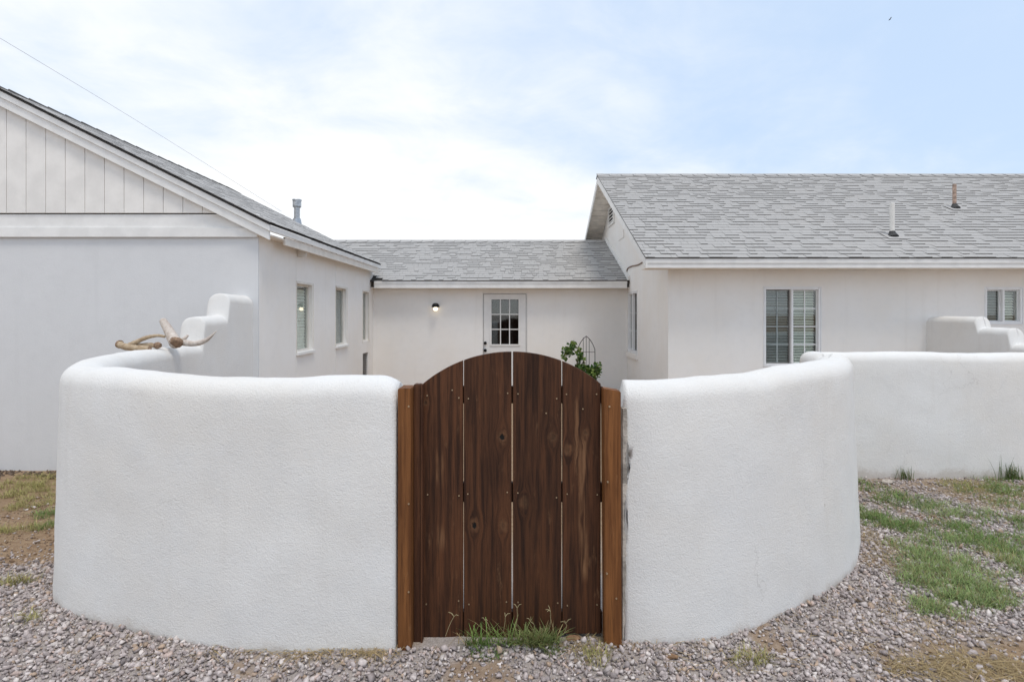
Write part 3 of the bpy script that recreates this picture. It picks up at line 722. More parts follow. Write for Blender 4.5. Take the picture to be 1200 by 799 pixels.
mb = MB(); mb.fbox(frS, SW[0]-.06, SW[1]+.06, -.05, .045, SW[2]-.13, SW[2]-.014); mb.build('sill', M_HOUSE, wn, .012)
# roof
mb = MB()
mb.prism([(RKX+.008, HEY+.01, HEZ-.024), (RKX+.008, HEY+.01, HEZ), (RKX+.008, HRY, HRZ), (RKX+.008, 2*HRY-HEY, HEZ), (RKX+.008, 2*HRY-HEY, HEZ-.024), (RKX+.008, HRY, HRZ-.024)], (HXE-RKX, 0, 0))
rroof = mb.build('roof', M_DECK, rh)
cs = 1/math.hypot(1, HSL); sn = HSL*cs
make_shingles(rroof, (RKX-.006, HEY-.012, HEZ+.002), (1, 0, 0), (0, cs, sn), (0, -sn, cs), HXE-RKX, (HRY-HEY)/cs, 300)
ridge_caps(rroof, (RKX-.008, HRY, HRZ), (HXE, HRY, HRZ), HSL)
mb = MB(); mb.box(RKX+.03, HXE, HEY+.014, HEY+.05, HEZ-.145, HEZ-.026); mb.build('fascia', M_TRIM, rh, .004)
mb = MB(); mb.box(RKX-.004, HXE, HEY+.002, HEY+.0115, HEZ-.072, HEZ-.006); mb.build('drip_edge', M_TRIM, rh)
mb = MB(); mb.box(RKX+.035, HXE, HEY+.054, HY-.002, HEZ-.140, HEZ-.125); mb.build('soffit', M_SOFFIT, rh)
for sgn in (1, -1):
    Y = lambda y: y if sgn == 1 else 2*HRY-y
    mb = MB(); mb.prism([(RKX, Y(HEY+.0), HEZ-.026), (RKX, HRY, HRZ-.026), (RKX, HRY, HRZ-.185), (RKX, Y(HEY+.0), HEZ-.150)], (.028, 0, 0)); mb.build('rake_board', M_TRIM, rh, .003)
# planked soffit under the overhang on both slopes
L_ = (HRY-HEY)/cs; nb = 22
for sgn in (1, -1):
    for k in range(nb):
        a = (k+.05)/nb*L_; b = (k+.95)/nb*L_; zo = -.07-random.uniform(0, .004)
        ya, yb = HEY+a*cs, HEY+b*cs
        if sgn == -1: ya, yb = 2*HRY-ya, 2*HRY-yb
        mb = MB(); mb.prism([(RKX+.03, ya, hz(ya)+zo), (RKX+.03, yb, hz(yb)+zo), (RKX+.03, yb, hz(yb)+zo+.018), (RKX+.03, ya, hz(ya)+zo+.018)], (HX-RKX-.032, 0, 0)); mb.build('soffit_board', M_SOFFIT, rh)
# gable louvre, blank panel, crooked brown line
mb = MB(); v0, v1, vz0, vz1 = 13.25, 14.0, 3.76, 4.22
for q in ((v0, v0+.06, vz0, vz1), (v1-.06, v1, vz0, vz1), (v0+.06, v1-.06, vz1-.05, vz1), (v0+.06, v1-.06, vz0, vz0+.05)): mb.fbox(frS, q[0], q[1], .001, .04, q[2], q[3])
gv = mb.build('gable_vent', M_TRIM, rh)
mb = MB(); mb.fbox(frS, v0+.06, v1-.06, .001, .006, vz0+.05, vz1-.05); mb.build('backing', M_DARKROOM, gv)
for k in range(4):
    zz = vz0+.065+k*.085; mb = MB(); mb.prism([Vector((HX-.008, v0+.06, zz+.05)), Vector((HX-.036, v0+.06, zz)), Vector((HX-.036, v0+.06, zz+.008)), Vector((HX-.008, v0+.06, zz+.058))], (0, v1-v0-.12, 0)); mb.build('louver_slat', M_TRIM, gv)
mb = MB(); mb.fbox(frS, 12.15, 12.75, .001, .014, 3.26, 3.62); mb.build('blank_panel', M_HOUSE, rh, .004)
cpts = [(HX-.012, y, CAMZ-(py-HOR)*(HX/(px-600))) for px, py, y in [(x_, y_, HX*FPX/(x_-600)) for x_, y_ in ((734.5, 330), (735, 322), (736, 315), (741, 312), (748, 310.5), (754, 307), (757, 304.5))]]
mb = MB(); mb.tube(catmull(cpts, 5), .012, 6); mb.build('cable', M_TIE, rh)  # crooked brown line on the gable wall, shaped as a thin tube
# roof pipes
def on_roof(px, py):     # point of the front slope seen at a pixel
    k = (px-600)/FPX; kz = -(py-HOR)/FPX
    y = (CAMZ-HEZ+HSL*HEY)/(HSL-kz); return Vector((k*y, y, CAMZ+kz*y))
def pipe(px, pyb, pyt, r, m, nm):
    q = on_roof(px, pyb); zt = CAMZ-(pyt-HOR)*q.y/FPX
    mb = MB(); mb.tube([q-Vector((0, 0, .05)), Vector((q.x, q.y, zt-.004)), Vector((q.x, q.y, zt))], [r, r, r*.85], 14); o = mb.build(nm, m, rh)
    mb = MB(); mb.tube([q+Vector((0, -.02, .0)), q+Vector((0, 0, .06)), q+Vector((0, 0, .10))], [.085, .055, r+.004], 14); mb.build('pipe_boot', M_BOOT, o)
    mb = MB(); u_, v_, n_ = Vector((1, 0, 0)), Vector((0, cs, sn)), Vector((0, -sn, cs)); p0 = q+n_*.026
    mb.hexa([p0+u_*a+v_*b for a, b in ((-.14, -.16), (.2, -.16), (.2, .14), (-.14, .14))]+[p0+u_*a+v_*b+n_*.004 for a, b in ((-.14, -.16), (.2, -.16), (.2, .14), (-.14, .14))]); mb.build('flashing_plate', M_SHING, o, tone=.8)
    return o
pipe(1045.5, 278, 238, .036, M_PVC, 'vent_pipe')['label'] = 'white plastic vent pipe low on the roof'
pipe(1118.5, 245, 216, .032, M_RUST, 'vent_pipe')['label'] = 'rusty iron vent pipe higher on the roof'
mb = MB(); q = P(971, 206, HRY+.4); mb.tube([(q.x, q.y, HRZ-.3), (q.x, q.y, HRZ+.06)], .05, 12); mb.tube([(q.x, q.y, HRZ+.06), (q.x, q.y, HRZ+.10)], [.065, .06], 12); o = mb.build('vent_pipe', M_GALV, rh); o['label'] = 'short grey vent stub behind the ridge'

# ------------------------------------------------------------------ gate and posts
def gx_(px): return (px-600)*GD/FPX
gate = thing('gate', (0, GD, .0), 'dark brown arched wooden garden gate of four vertical planks', 'gate')
xl, xr_ = gx_(495.5), gx_(704)
ztopc = P(600, 412, GD).z; zl = P(495, 449.5, GD).z; half = (xr_-xl)/2; cxm = (xl+xr_)/2; rise = ztopc-zl; rad = (half**2+rise**2)/(2*rise)
arc = lambda x: ztopc-rad+math.sqrt(max(0, rad*rad-(x-cxm)**2))
edges = [(495.5, 542.5), (543.6, 599.4), (601.1, 657.9), (659.2, 704)]
zb = [.018, .022, .024, .040]
for k, (a, b) in enumerate(edges):
    x0, x1 = gx_(a), gx_(b); top = [(x1+(x0-x1)*i/14, GD+.0, arc(x1+(x0-x1)*i/14)) for i in range(15)]
    mb = MB(); mb.prism([(x0, GD, zb[k]), (x1, GD, zb[k])]+top, (0, .022, 0))
    o = mb.build('plank', M_GATE, gate, .0025, seg=1, tone=.13+.21*k)
    o.location.y += random.uniform(-.002, .002)
for (y0, y1) in ((452.5, 472.5), (565.5, 588), (716, 741)):
    mb = MB(); za, zc2 = P(0, y1, GD+.03).z, P(0, y0, GD+.03).z
    mb.box(xl+.01, xr_+.012, GD+.0255, GD+.062, za, zc2); mb.build('rail', M_GATE, gate, .003, tone=.9)
mb = MB()
for k, (a, b) in enumerate(edges):
    for yy in (463, 579, 706):
        for px in (a+5, b-5):
            q = P(px+random.uniform(-1, 1), yy+random.uniform(-4, 4), GD); mb.tube([(q.x, GD-.0035, q.z), (q.x, GD+.006, q.z)], .0034, 8)
for px, py in ((683, 479), (530, 457), (640, 484)):
    q = P(px, py, GD); mb.tube([(q.x, GD-.0035, q.z), (q.x, GD+.006, q.z)], .0034, 8)
o = mb.build('screws', M_SCREW, gate); o['kind'] = 'stuff'
PG = 'posts beside the gate'
lp = thing('gate_post', (-.504, 2.62, 0), 'orange brown cedar gate post on the left, with a darker stop strip beside it', 'post', PG)
mb = MB(); zt = P(0, 455.5, 2.605).z
mb.hexa([(-.538, 2.605, -.15), (-.4735, 2.605, -.15), (-.4735, 2.745, -.15), (-.538, 2.745, -.15), (-.5365, 2.605, zt), (-.4735, 2.605, zt+.002), (-.4735, 2.745, zt), (-.538, 2.745, zt)])
mb.build('post_timber', M_POST, lp, .003, tone=.31)
mb = MB(); zt2 = P(0, 450.5, 2.665).z
mb.box(-.4720, -.4405, 2.665, 2.72, .0, zt2); mb.box(-.4385, -.4285, 2.657, 2.70, .02, zt2+.001)
mb.build('stop_strip', M_JAMB, lp, .002, tone=.5)
mb = MB()
for py in (476, 590, 693):
    q = P(479, py, 2.605); mb.tube([(q.x, 2.6015, q.z), (q.x, 2.61, q.z)], .0045, 8)
o = mb.build('screws', M_SCREW, lp); o['kind'] = 'stuff'
rp = thing('gate_post', (.472, 2.62, 0), 'orange brown cedar gate post on the right, beside the chipped wall edge', 'post', PG)
mb = MB(); zt = P(0, 458.5, 2.63).z
mb.hexa([(.440, 2.632, -.15), (.520, 2.622, -.15), (.525, 2.712, -.15), (.445, 2.722, -.15), (.436, 2.632, zt+.012), (.515, 2.622, zt), (.515, 2.712, zt), (.436, 2.722, zt+.012)])
mb.build('post_timber', M_POST, rp, .004, tone=.77)
mb = MB()
for px, py in ((714, 476), (712, 564), (711, 671), (722, 700)):
    q = P(px, py, 2.63); mb.tube([(q.x, 2.6215, q.z), (q.x, 2.635, q.z)], .0045, 8)
o = mb.build('screws', M_SCREW, rp); o['kind'] = 'stuff'

# ------------------------------------------------------------------ antlers on the left wall
def worn(rs): return [q*random.uniform(.90, 1.10) for q in rs]
AD = 4.72
an = thing('deer_antler', P(165, 408, AD), 'tan broken deer antler lying on the curved left wall', 'antler', 'antlers on the garden wall')
mb = MB()
beam = catmull([P(140, 403.5, AD+.05), P(146, 406.0, AD), P(160, 408.0, AD-.03), P(175, 408.2, AD-.03)], 6)
mb.tube(beam, worn(list(np.linspace(.030, .024, len(beam)))), 12)
tn = catmull([P(150, 405, AD+.03), P(160, 400.5, AD+.05), P(172, 395.5, AD+.06), P(184, 393.2, AD+.06), P(193, 394.3, AD+.05)], 6)
mb.tube(tn, worn(list(np.linspace(.022, .011, len(tn)))), 10)
t3 = catmull([P(160, 404.5, AD+.06), P(172, 404.0, AD+.08), P(184, 405.0, AD+.06)], 6)
mb.tube(t3, worn(list(np.linspace(.015, .022, len(t3)))), 10)
mb.build('beam', M_ANT1, an, smooth=True)
mb = MB(); e1 = P(175, 408.2, AD-.03); mb.tube([e1, e1+Vector((.006, -.002, 0))], [.0225, .019], 12)
e2 = P(184, 405, AD+.06); mb.tube([e2+Vector((-.01, 0, 0)), e2+Vector((.012, -.004, .003)), e2+Vector((.034, -.006, 0))], [.027, .03, .019], 9)
e3 = P(140, 403.5, AD+.05); mb.tube([e3+Vector((.006, 0, 0)), e3+Vector((-.012, .004, .003))], [.037, .033], 11)
mb.build('burr', M_ANTEND, an)
BD = 4.92
an2 = thing('deer_antler', P(205, 403, BD), 'pale bleached deer antler on the left wall, its thick stub pointing up', 'antler', 'antlers on the garden wall')
mb = MB()
bb = catmull([P(206, 402.2, BD-.06), P(202.5, 396, BD), P(197, 386, BD+.03), P(192, 377.5, BD+.04), P(189.6, 373.6, BD+.04)], 6)
mb.tube(bb, list(np.concatenate([np.linspace(.052, .046, 8), np.linspace(.044, .027, len(bb)-10), [.022, .012]])), 12)
tt = catmull([P(206, 398.5, BD+.01), P(216, 401.5, BD+.0), P(228, 402.6, BD-.03), P(240, 399.5, BD-.05), P(248, 393.5, BD-.06), P(253.8, 387.8, BD-.06)], 6)
mb.tube(tt, list(np.concatenate([np.linspace(.034, .024, 14), np.linspace(.024, .003, len(tt)-14)])), 10)
t4 = catmull([P(211, 400, BD), P(216, 397, BD), P(220.5, 392.5, BD+.02)], 5)
mb.tube(t4, list(np.linspace(.024, .009, len(t4))), 9)
mb.build('beam', M_ANT2, an2, smooth=True)
mb = MB(); e1 = P(206, 402.2, BD-.06); mb.tube([e1+Vector((-.006, .018, .016)), e1+Vector((.0, -.004, -.004)), e1+Vector((.002, -.010, -.010))], [.055, .053, .042], 12); mb.build('burr', M_ANTEND, an2)

# ------------------------------------------------------------------ trellis and vine behind the gate
TD = 6.0
tr = thing('trellis', (P(687, 0, TD).x, TD, 0), 'thin dark wire trellis with a pointed arch top behind the gate', 'trellis')
mb = MB(); half_ = [P(697.2, 470, TD), P(697.2, 415, TD), P(696.5, 408, TD), P(694, 402, TD), P(690.5, 397, TD), P(687, 393.8, TD)]
x0 = P(687, 0, TD).x
bot = lambda x: Vector((x, TD, -.03))
rgt = [bot(half_[0].x)]+catmull(half_, 4); lft = [Vector((2*x0-p.x, p.y, p.z)) for p in rgt]
mb.tube(rgt, .0042, 6); mb.tube(lft, .0042, 6); mb.build('hoop', M_WIRE, tr)
for px, py in ((683.5, 395.5), (687.0, 394), (690.5, 396.5)):
    q = P(px, py, TD); mb = MB(); mb.tube([bot(q.x), q], .003, 6); mb.build('upright', M_WIRE, tr)
mb = MB()
for py in (412.5, 436): mb.tube([P(677, py, TD), P(697.2, py, TD)], .003, 6)
mb.build('crossbar', M_WIRE, tr)
PD = 5.85
pv = thing('vine_plant', (P(690, 0, PD).x, PD, 0), 'bright green leafy vine arching over behind the top of the gate', 'plant')
stem_paths = [catmull([Vector((P(690, 0, PD).x, PD, -.02)), P(692, 460, PD), P(686, 430, PD), P(680, 412, PD), P(672, 405, PD), P(664, 410, PD), P(659, 420, PD)], 8),
              catmull([Vector((P(692, 0, PD).x, PD+.03, -.02)), P(690, 470, PD), P(693, 440, PD), P(700, 430, PD), P(704, 436, PD)], 8),
              catmull([Vector((P(688, 0, PD).x, PD-.03, -.02)), P(684, 470, PD), P(678, 445, PD), P(676, 425, PD), P(681, 410, PD)], 8)]
mb = MB()
for s_ in stem_paths: mb.tube(s_, list(np.linspace(.008, .003, len(s_))), 6)
mb.build('stem', plain('vine_stem', (.16, .14, .06), .8), pv)
LV, LT, LC = [], [], []
def leaf(c, size, col):
    ax = Vector((random.gauss(0, 1), random.gauss(0, 1)-.6, random.gauss(0, .6)-.3)).normalized(); nr = Vector((random.gauss(0, .6), random.gauss(0, .6)-.5, random.gauss(0, .5)+.7)).normalized()
    sd = ax.cross(nr).normalized(); nr = sd.cross(ax)
    shape = [(0, 0, 0), (.25, .42, .10), (.55, .38, .12), (1, 0, -.05), (.55, -.38, .12), (.25, -.42, .10), (.5, 0, 0)]
    k = len(LV)
    for (a, b, h) in shape: LV.append(tuple(c+ax*a*size+sd*b*size+nr*h*size)); LC.append(col)
    for tr_ in ((0, 6, 1), (1, 6, 2), (2, 6, 3), (3, 6, 4), (4, 6, 5), (5, 6, 0)): LT.append(tuple(k+i for i in tr_))
def leaves_at(px, py, rx, ry, n):
    for _ in range(int(n*1.9)):
        a = random.uniform(0, 6.28); r = math.sqrt(random.random())
        c = P(px+rx*r*math.cos(a), py+ry*r*math.sin(a), PD+random.uniform(-.10, .10))
        q = random.random(); q = q*q; col = (.03+.16*q, .075+.17*q, .012+.04*q)
        leaf(c, random.uniform(.022, .044), col)
for a_ in ((661, 416, 3.5, 5, 16), (664, 410, 5, 4, 18), (670, 406, 5, 4.5, 22), (667, 414, 4, 4, 16), (672, 402.5, 3, 2.5, 9), (679, 412, 4, 6, 26), (680, 420, 4, 6, 26), (678, 429, 4.5, 5, 22),
           (683, 431, 7, 4, 34), (690, 434, 9, 5, 60), (697, 436, 6, 8, 44), (700, 428, 4, 4, 18), (692, 443, 9, 7, 50), (690, 460, 10, 14, 60), (703, 433, 2.5, 3.5, 9)): leaves_at(*a_)
arr_mesh('foliage', LV, LT, M_LEAF, LC, pv)

# ------------------------------------------------------------------ overhead cable and bird
pc = [P(-160, -50, 16), P(0, 45, 17.5), P(70, 87, 18.4), P(138, 128, 19.4), P(230, 185, 20.8), P(330, 248, 22.4)]
mb = MB(); cp = catmull(pc, 8); mb.tube(cp, list(np.linspace(.0065, .004, len(cp))), 6)
tag(mb.build('overhead_cable', M_CABLE), 'thin grey overhead cable slanting across the sky above the left roof', 'cable')
bd = P(1043, 23, 48)
mb = MB(); mb.tube([bd+Vector((-.13, 0, -.09)), bd+Vector((-.05, 0, -.04)), bd+Vector((.02, 0, .0)), bd+Vector((.07, 0, .05))], [.012, .035, .03, .008], 8)
mb.add([bd+Vector(q) for q in ((-.04, 0, 0), (.03, -.02, .02), (.06, -.16, .12), (-.02, -.14, .11))], [(0, 1, 2, 3)]); mb.add([bd+Vector(q) for q in ((-.04, 0, 0), (.03, .02, .02), (.07, .16, .12), (-.01, .14, .11))], [(0, 1, 2, 3)])
tag(mb.build('bird', M_BIRD), 'tiny dark bird in the blue sky at upper right', 'bird')

# ------------------------------------------------------------------ gravel
poly = np.array([(x, y) for x, y in OUT_L[:-1]]+[(-3.28, 6.47), (-9.2, 6.47), (-9.2, 20), (20, 20), (20, 5.6), (3.4, 5.6)]+[(x, y) for x, y in OUT_R[::-1]])
def inside(x, y):
    r = np.zeros(len(x), bool); n = len(poly); j = n-1
    for i in range(n):
        xi, yi = poly[i]; xj, yj = poly[j]
        with np.errstate(divide='ignore', invalid='ignore'):
            c = ((yi > y) != (yj > y)) & (x < (xj-xi)*(y-yi)/(yj-yi+1e-12)+xi)
        r ^= c; j = i
    return r
def outside(x, y, mrg=.0):
    return ~inside(x, y)
variants = []
for k in range(18):
    bm = bmesh.new()
    for _ in range(9):
        q = Vector((random.gauss(0, 1), random.gauss(0, 1), random.gauss(0, 1))).normalized()*random.uniform(.8, 1.1); bm.verts.new((q.x, q.y*random.uniform(.75, 1), q.z*.62))
    ch_ = bmesh.ops.convex_hull(bm, input=bm.verts)
    bmesh.ops.delete(bm, geom=[v for v in bm.verts if not v.link_faces], context='VERTS')
    bmesh.ops.triangulate(bm, faces=bm.faces); bm.verts.index_update()
    variants.append((np.array([v.co[:] for v in bm.verts]), np.array([[v.index for v in f.verts] for f in bm.faces]))); bm.free()
N = 340000
cx_ = rng.uniform(-4.6, 6.8, N); cy_ = rng.uniform(2.05, 6.5, N)
area = 11.4*4.45; dens = N/area
g_ = 1-soil(cx_, cy_)
keep = outside(cx_, cy_) & (np.abs(cx_) < .98*cy_+.5)
left_thin = np.where(cx_ < -2, 1-sstep(3.2, 4.2, cy_)*.93, 1)
thin = np.where(cx_ > 0, 1-.45*sstep(3.6, 5.4, cy_), 1)*left_thin
pr = np.clip(.16+.72*g_, 0, 1)*thin*(5200/dens if dens > 5200 else 1)
keep &= rng.uniform(0, 1, N) < pr
cx_, cy_ = cx_[keep], cy_[keep]; n = len(cx_)
rad_ = np.clip(np.exp(rng.normal(math.log(.0108), .38, n)), .006, .027)
cz_ = gz(cx_, cy_)+rad_*rng.uniform(.0, .55, n)+rng.uniform(0, .006, n)
base_c = np.array([[.38, .33, .315], [.46, .41, .39], [.30, .26, .25], [.52, .47, .44], [.36, .27, .20], [.22, .195, .19], [.43, .34, .30]])
pk = rng.choice(len(base_c), n, p=[.30, .22, .18, .10, .06, .06, .08])
col_ = base_c[pk]*1.36*rng.uniform(.78, 1.2, (n, 1))
# small clods and pebbles lying on the bare soil
N2 = 60000; sx_ = rng.uniform(-4.6, 6.8, N2); sy_ = rng.uniform(2.05, 6.6, N2)
kp = outside(sx_, sy_) & (np.abs(sx_) < .98*sy_+.4) & (rng.uniform(0, 1, N2) < soil(sx_, sy_)*.95)
sx_, sy_ = sx_[kp], sy_[kp]; n2_ = len(sx_); r2_ = np.clip(np.exp(rng.normal(math.log(.0062), .45, n2_)), .003, .02)
soilc = np.array([[.30, .20, .12], [.37, .27, .18], [.42, .35, .28], [.22, .145, .09], [.45, .40, .36]])
c2_ = soilc[rng.choice(5, n2_, p=[.34, .28, .14, .16, .08])]*rng.uniform(.8, 1.2, (n2_, 1))
N3 = 420; dx_ = rng.uniform(-7.5, -2.6, N3); dy_ = 6.44-np.abs(rng.normal(0, .13, N3)); kp = outside(dx_, dy_); dx_, dy_ = dx_[kp], dy_[kp]
sx_ = np.concatenate([sx_, dx_]); sy_ = np.concatenate([sy_, dy_]); r2_ = np.concatenate([r2_, rng.uniform(.010, .034, len(dx_))]); n2_ = len(sx_)
c2_ = np.concatenate([c2_, np.array([[.13, .095, .07]])*rng.uniform(.7, 1.5, (len(dx_), 1))])
cx_ = np.concatenate([cx_, sx_]); cy_ = np.concatenate([cy_, sy_]); rad_ = np.concatenate([rad_, r2_]); cz_ = np.concatenate([cz_, gz(sx_, sy_)+r2_*.2]); col_ = np.concatenate([col_, c2_]); n += n2_
Vs, Ts, Cs = [], [], []; off = 0
vk = rng.integers(0, len(variants), n)
for k, (vv, ff) in enumerate(variants):
    ids = np.where(vk == k)[0]
    if not len(ids): continue
    q = rng.normal(size=(len(ids), 4)); q[:, 1:3] *= .35; q /= np.linalg.norm(q, axis=1, keepdims=True); w_, x_, y_, z_ = q.T   # mostly spun about z, lightly tipped
    Rm = np.stack([np.stack([1-2*(y_*y_+z_*z_), 2*(x_*y_-z_*w_), 2*(x_*z_+y_*w_)], -1), np.stack([2*(x_*y_+z_*w_), 1-2*(x_*x_+z_*z_), 2*(y_*z_-x_*w_)], -1), np.stack([2*(x_*z_-y_*w_), 2*(y_*z_+x_*w_), 1-2*(x_*x_+y_*y_)], -1)], -2)
    vv_ = np.einsum('nij,mj->nmi', Rm, vv)*rad_[ids][:, None, None]+np.stack([cx_[ids], cy_[ids], cz_[ids]], 1)[:, None, :]
    m_ = len(vv); Vs.append(vv_.reshape(-1, 3)); Cs.append(np.repeat(col_[ids], m_, 0))
    Ts.append((ff[None]+(np.arange(len(ids))*m_)[:, None, None]+off).reshape(-1, 3)); off += m_*len(ids)
gr = arr_mesh('gravel', np.concatenate(Vs), np.concatenate(Ts), M_STONE, np.concatenate(Cs)); tag(gr, 'loose pinkish grey crushed gravel around the garden walls', 'gravel', kind='stuff')
print('stones', n)

# ------------------------------------------------------------------ grass, weeds and straw
def gpos(px, py):
    d = 1040/(py-HOR)
    for _ in range(6):
        x = (px-600)*d/FPX; d = (CAMZ-float(gz(x, d)))*FPX/(py-HOR)
    return (px-600)*d/FPX, d
class Blades:
    def __init__(s): s.V = []; s.T = []; s.C = []; s.k = 0
    def add(s, x, y, L, wdt, lean, col, az=None, z0=0., flat=1.):
        n = len(x); z = gz(x, y)+z0-.004
        az = rng.uniform(0, 2*math.pi, n) if az is None else az
        dx, dy = np.cos(az), np.sin(az); px_, py_ = -dy, dx
        pts = []
        for tt_, ww in ((0, 1.), (.4, .85), (.75, .55), (1, .05)):
            hor = lean*L*tt_**1.4; ver = flat*L*tt_*np.sqrt(np.clip(1-(.75*np.minimum(lean, 1.25)*tt_**.5)**2, .02, 1))
            for sg in (-1, 1): pts.append(np.stack([x+dx*hor+px_*wdt*ww*sg/2, y+dy*hor+py_*wdt*ww*sg/2, z+ver], 1))
        V = np.stack(pts, 1)
        f = np.array([(0, 1, 3), (0, 3, 2), (2, 3, 5), (2, 5, 4), (4, 5, 7), (4, 7, 6)])
        s.V.append(V.reshape(-1, 3)); s.T.append((f[None]+(np.arange(n)*8)[:, None, None]+s.k).reshape(-1, 3)); s.k += 8*n; s.C.append(np.repeat(col, 8, 0))
    def build(s, name): return arr_mesh(name, np.concatenate(s.V), np.concatenate(s.T), M_BLADE, np.concatenate(s.C))
def ell(px, py, rx, ry, n):
    x, y = gpos(px, py); sx = rx*y/FPX; _, y1 = gpos(px, py+ry); _, y0 = gpos(px, py-ry); sy = abs(y0-y1)/2
    a = rng.uniform(0, 6.28, n); r = np.sqrt(rng.uniform(0, 1, n)); ps = np.stack([x+sx*r*np.cos(a), y+sy*r*np.sin(a)], 1)
    k = outside(ps[:, 0], ps[:, 1]); return ps[k]
def cols(base, n, v=.3, dry=.12):
    c = np.array(base)[None]*rng.uniform(1-v, 1+v, (n, 1)); dm = rng.uniform(0, 1, n) < dry; c[dm] = np.array((.36, .29, .15))*rng.uniform(.7, 1.2, (dm.sum(), 1)); return c
W = Blades()
def weed(px, py, rx, ry, clumps, base=(.115, .16, .065), L=(.02, .075), per=22, lean=(.45, 1.35), dry=.1):
    ctr = ell(px, py, rx*1.12, ry*1.25, int(clumps*.62))
    ctr = ctr[fbm(ctr[:, 0], ctr[:, 1], 7, 31)*.6+fbm(ctr[:, 0], ctr[:, 1], 19, 41)*.4 > .465]
    if not len(ctr): return
    x = np.repeat(ctr[:, 0], per)+rng.normal(0, .034, len(ctr)*per); y = np.repeat(ctr[:, 1], per)+rng.normal(0, .020, len(ctr)*per)
    k = outside(x, y); x, y = x[k], y[k]; n = len(x)
    W.add(x, y, rng.uniform(*L, n), rng.uniform(.0018, .0042, n), rng.uniform(*lean, n), cols(base, n, .45, dry+.08), z0=rng.uniform(0, .015, n))
GG = (.27, .355, .14); DG = (.19, .28, .09); YG = (.37, .35, .14)
for a_ in ((1020, 572, 18, 8, 60, DG), (1055, 588, 45, 9, 170, DG), (1035, 612, 38, 7, 150, DG), (1090, 622, 48, 9, 220, DG), (1122, 600, 34, 7, 90, GG), (1172, 614, 40, 7, 130, DG), (1182, 640, 42, 10, 220, DG),
           (1128, 650, 66, 15, 380, GG), (1075, 656, 28, 12, 130, GG), (1112, 688, 44, 18, 300, GG), (1095, 714, 22, 11, 90, GG), (1155, 702, 34, 12, 90, GG), (1168, 668, 36, 9, 130, GG), (1130, 571, 24, 5, 60, YG), (1188, 576, 26, 7, 90, DG), (1160, 560, 40, 4, 70, DG),
           (1010, 600, 8, 16, 40, DG), (1220, 600, 40, 30, 200, DG), (1040, 640, 14, 6, 18, GG), (878, 775, 14, 4, 14, YG), (700, 772, 10, 5, 10, YG), (1170, 655, 12, 6, 26, YG)): weed(*a_)
for a_ in ((30, 566, 40, 7, 150, YG), (15, 582, 30, 9, 150, YG), (50, 588, 18, 10, 90, YG), (55, 603, 12, 5, 40, DG), (28, 621, 24, 5, 50, YG), (58, 617, 8, 4, 26, DG), (10, 684, 8, 4, 16, YG), (30, 686, 7, 3, 12, YG), (-30, 590, 40, 30, 200, YG), (36, 727, 5, 2, 5, YG)): weed(*a_)
tag(W.build('weed_cover'), 'low green weeds creeping over the gravel and soil', 'weeds', kind='stuff')
D = Blades()
def straw(px, py, rx, ry, n, L=(.03, .10), base=(.42, .32, .17)):
    p_ = ell(px, py, rx, ry, n); m_ = len(p_)
    if not m_: return
    D.add(p_[:, 0], p_[:, 1], rng.uniform(*L, m_), rng.uniform(.0016, .0034, m_), rng.uniform(1.2, 1.9, m_), cols(base, m_, .35, 0), z0=rng.uniform(.008, .026, m_), flat=.18)
for a_ in ((1130, 785, 90, 18, 900), (1180, 590, 50, 20, 800), (1140, 575, 60, 12, 500), (1018, 630, 16, 22, 260), (1050, 640, 40, 50, 160), (1000, 720, 120, 50, 160), (520, 752, 40, 8, 220), (680, 756, 40, 10, 120), (380, 768, 70, 3, 160), (440, 768, 30, 3, 80), (30, 620, 40, 40, 200), (200, 755, 120, 30, 50), (820, 770, 120, 22, 70), (1040, 660, 30, 20, 120), (1105, 735, 60, 30, 160), (300, 764, 60, 5, 60)): straw(*a_)
tag(D.build('dry_straw'), 'scattered tan dry straw lying on the gravel', 'straw', kind='stuff')
# tuft growing under the gate
T_ = Blades()
for (px, py, rx, ry, n_, L, base) in ((570, 748, 34, 9, 1700, (.07, .17), (.14, .22, .06)), (556, 752, 14, 8, 500, (.06, .14), (.14, .21, .06)), (598, 750, 18, 8, 660, (.06, .14), (.16, .22, .07)), (630, 753, 26, 8, 1000, (.05, .13), (.19, .23, .09)), (648, 762, 12, 8, 130, (.02, .06), (.15, .19, .08)), (570, 768, 25, 7, 130, (.015, .04), (.12, .2, .05))):
    p_ = ell(px, py, rx, ry, n_); p_ = p_[p_[:, 1] < GD-.012] if True else p_
    m_ = len(p_); T_.add(p_[:, 0], p_[:, 1], rng.uniform(*L, m_), rng.uniform(.003, .006, m_), rng.uniform(.2, 1.15, m_), cols(tuple(q*1.45 for q in base), m_, .4, .18), az=rng.normal(-1.57, 1.5, m_))
tf = thing('grass_tuft', (*gpos(590, 755), 0), 'green grass tuft with pale seed heads growing under the gate', 'grass')
o = arr_mesh('blades', np.concatenate(T_.V), np.concatenate(T_.T), M_BLADE, np.concatenate(T_.C), tf)
mb = MB()
M_STALK = plain('dry_stalk', (.40, .34, .19), .8)
def seed(px, py, tx, ty, d=2.66):
    mb = MB()
    p0 = P(px, py, d); p1 = P(tx, ty, d-.02); mid = (p0+p1)/2+Vector((random.uniform(-.01, .01), 0, .012)); c = catmull([p0, mid, p1], 6); mb.tube(c, .0013, 5)
    for _ in range(random.choice((2, 3))):
        q = p1+Vector((random.uniform(-.035, .035), random.uniform(-.02, .01), random.uniform(.0, .03))); mb.tube([p1, (p1+q)/2+Vector((0, 0, .006)), q], [.0012, .0014, .0008], 5)
    mb.build('seed_head', M_STALK, tf)
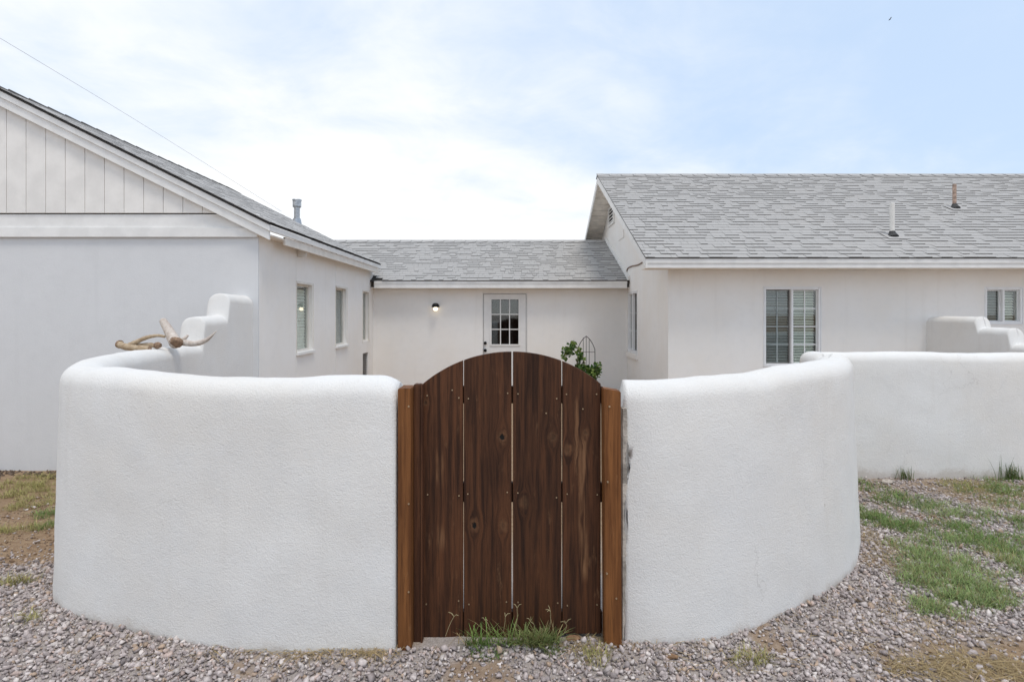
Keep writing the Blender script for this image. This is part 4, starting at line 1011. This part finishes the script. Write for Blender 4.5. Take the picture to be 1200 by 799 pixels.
for a_ in ((602, 745, 606, 712), (590, 740, 592, 722), (626, 742, 622, 728), (643, 742, 645, 716), (575, 740, 568, 726), (660, 744, 663, 730), (522, 745, 532, 722)): seed(*a_)
# tall tufts by the boundary wall
def tall(px, py, n_, H, label):
    x, y = gpos(px, py); y = min(y, 5.52); B_ = Blades(); xs_ = x+rng.normal(0, .035, n_); ys_ = np.minimum(y+rng.normal(0, .02, n_), 5.55)
    B_.add(xs_, ys_, rng.uniform(H*.45, H, n_), rng.uniform(.003, .006, n_), rng.uniform(.1, .7, n_), cols((.10, .15, .05), n_, .3, .15))
    o = B_.build('grass_tuft'); tag(o, label, 'grass', 'grass tufts at the foot of the boundary wall')
tall(1061, 562, 60, .14, 'short spiky grass tuft at the left foot of the long boundary wall')
tall(1176, 560, 90, .20, 'taller grass tuft at the right foot of the long boundary wall')
tall(1166, 561, 8, .32, 'thin upright weed stalks against the long boundary wall')

# ------------------------------------------------------------------ single larger rocks
def rock(px, py, sx, sy, sz, m_, label, rot=0.):
    x, y = gpos(px, py); bm = bmesh.new()
    for _ in range(22):
        q = Vector((random.gauss(0, 1), random.gauss(0, 1), random.gauss(0, 1))).normalized(); q = Vector((q.x*sx, q.y*sy, q.z*sz)); q.rotate(Matrix.Rotation(rot, 3, 'Z')); bm.verts.new(q)
    bmesh.ops.convex_hull(bm, input=bm.verts); bmesh.ops.delete(bm, geom=[v for v in bm.verts if not v.link_faces], context='VERTS')
    bmesh.ops.bevel(bm, geom=bm.edges[:], offset=min(sx, sy, sz)*.12, segments=1, affect='EDGES')
    me = bpy.data.meshes.new('rock'); bm.to_mesh(me); bm.free(); me.materials.append(m_)
    o = bpy.data.objects.new('rock', me); C.objects.link(o); o.location = (x, y, float(gz(x, y))+sz*.55); tag(o, label, 'rock', 'loose larger rocks on the gravel')
rock(690, 742, .045, .025, .020, M_PALECHIP, 'pale flat rock leaning at the foot of the right gate post', .3)
rock(672, 749, .040, .022, .013, M_BROWNROCK, 'tan flat rock chip between the grass tuft and the right gate post', .1)
rock(146, 716, .035, .02, .014, M_BROWNROCK, 'brown rock at the left foot of the curved left wall', .2)
rock(124, 724, .05, .016, .013, M_PALECHIP, 'long grey rock chip left of the brown rock by the curved wall', .5)
rock(788, 771, .030, .02, .014, M_BROWNROCK, 'reddish rock on the gravel below the right curved wall', 0)
rock(1122, 664, .04, .04, .022, M_PALECHIP, 'pale rock among the weeds on the right', .7)
rock(1040, 566, .09, .05, .03, M_PALECHIP, 'grey rock near the foot of the boundary wall beside the curved wall', .2)
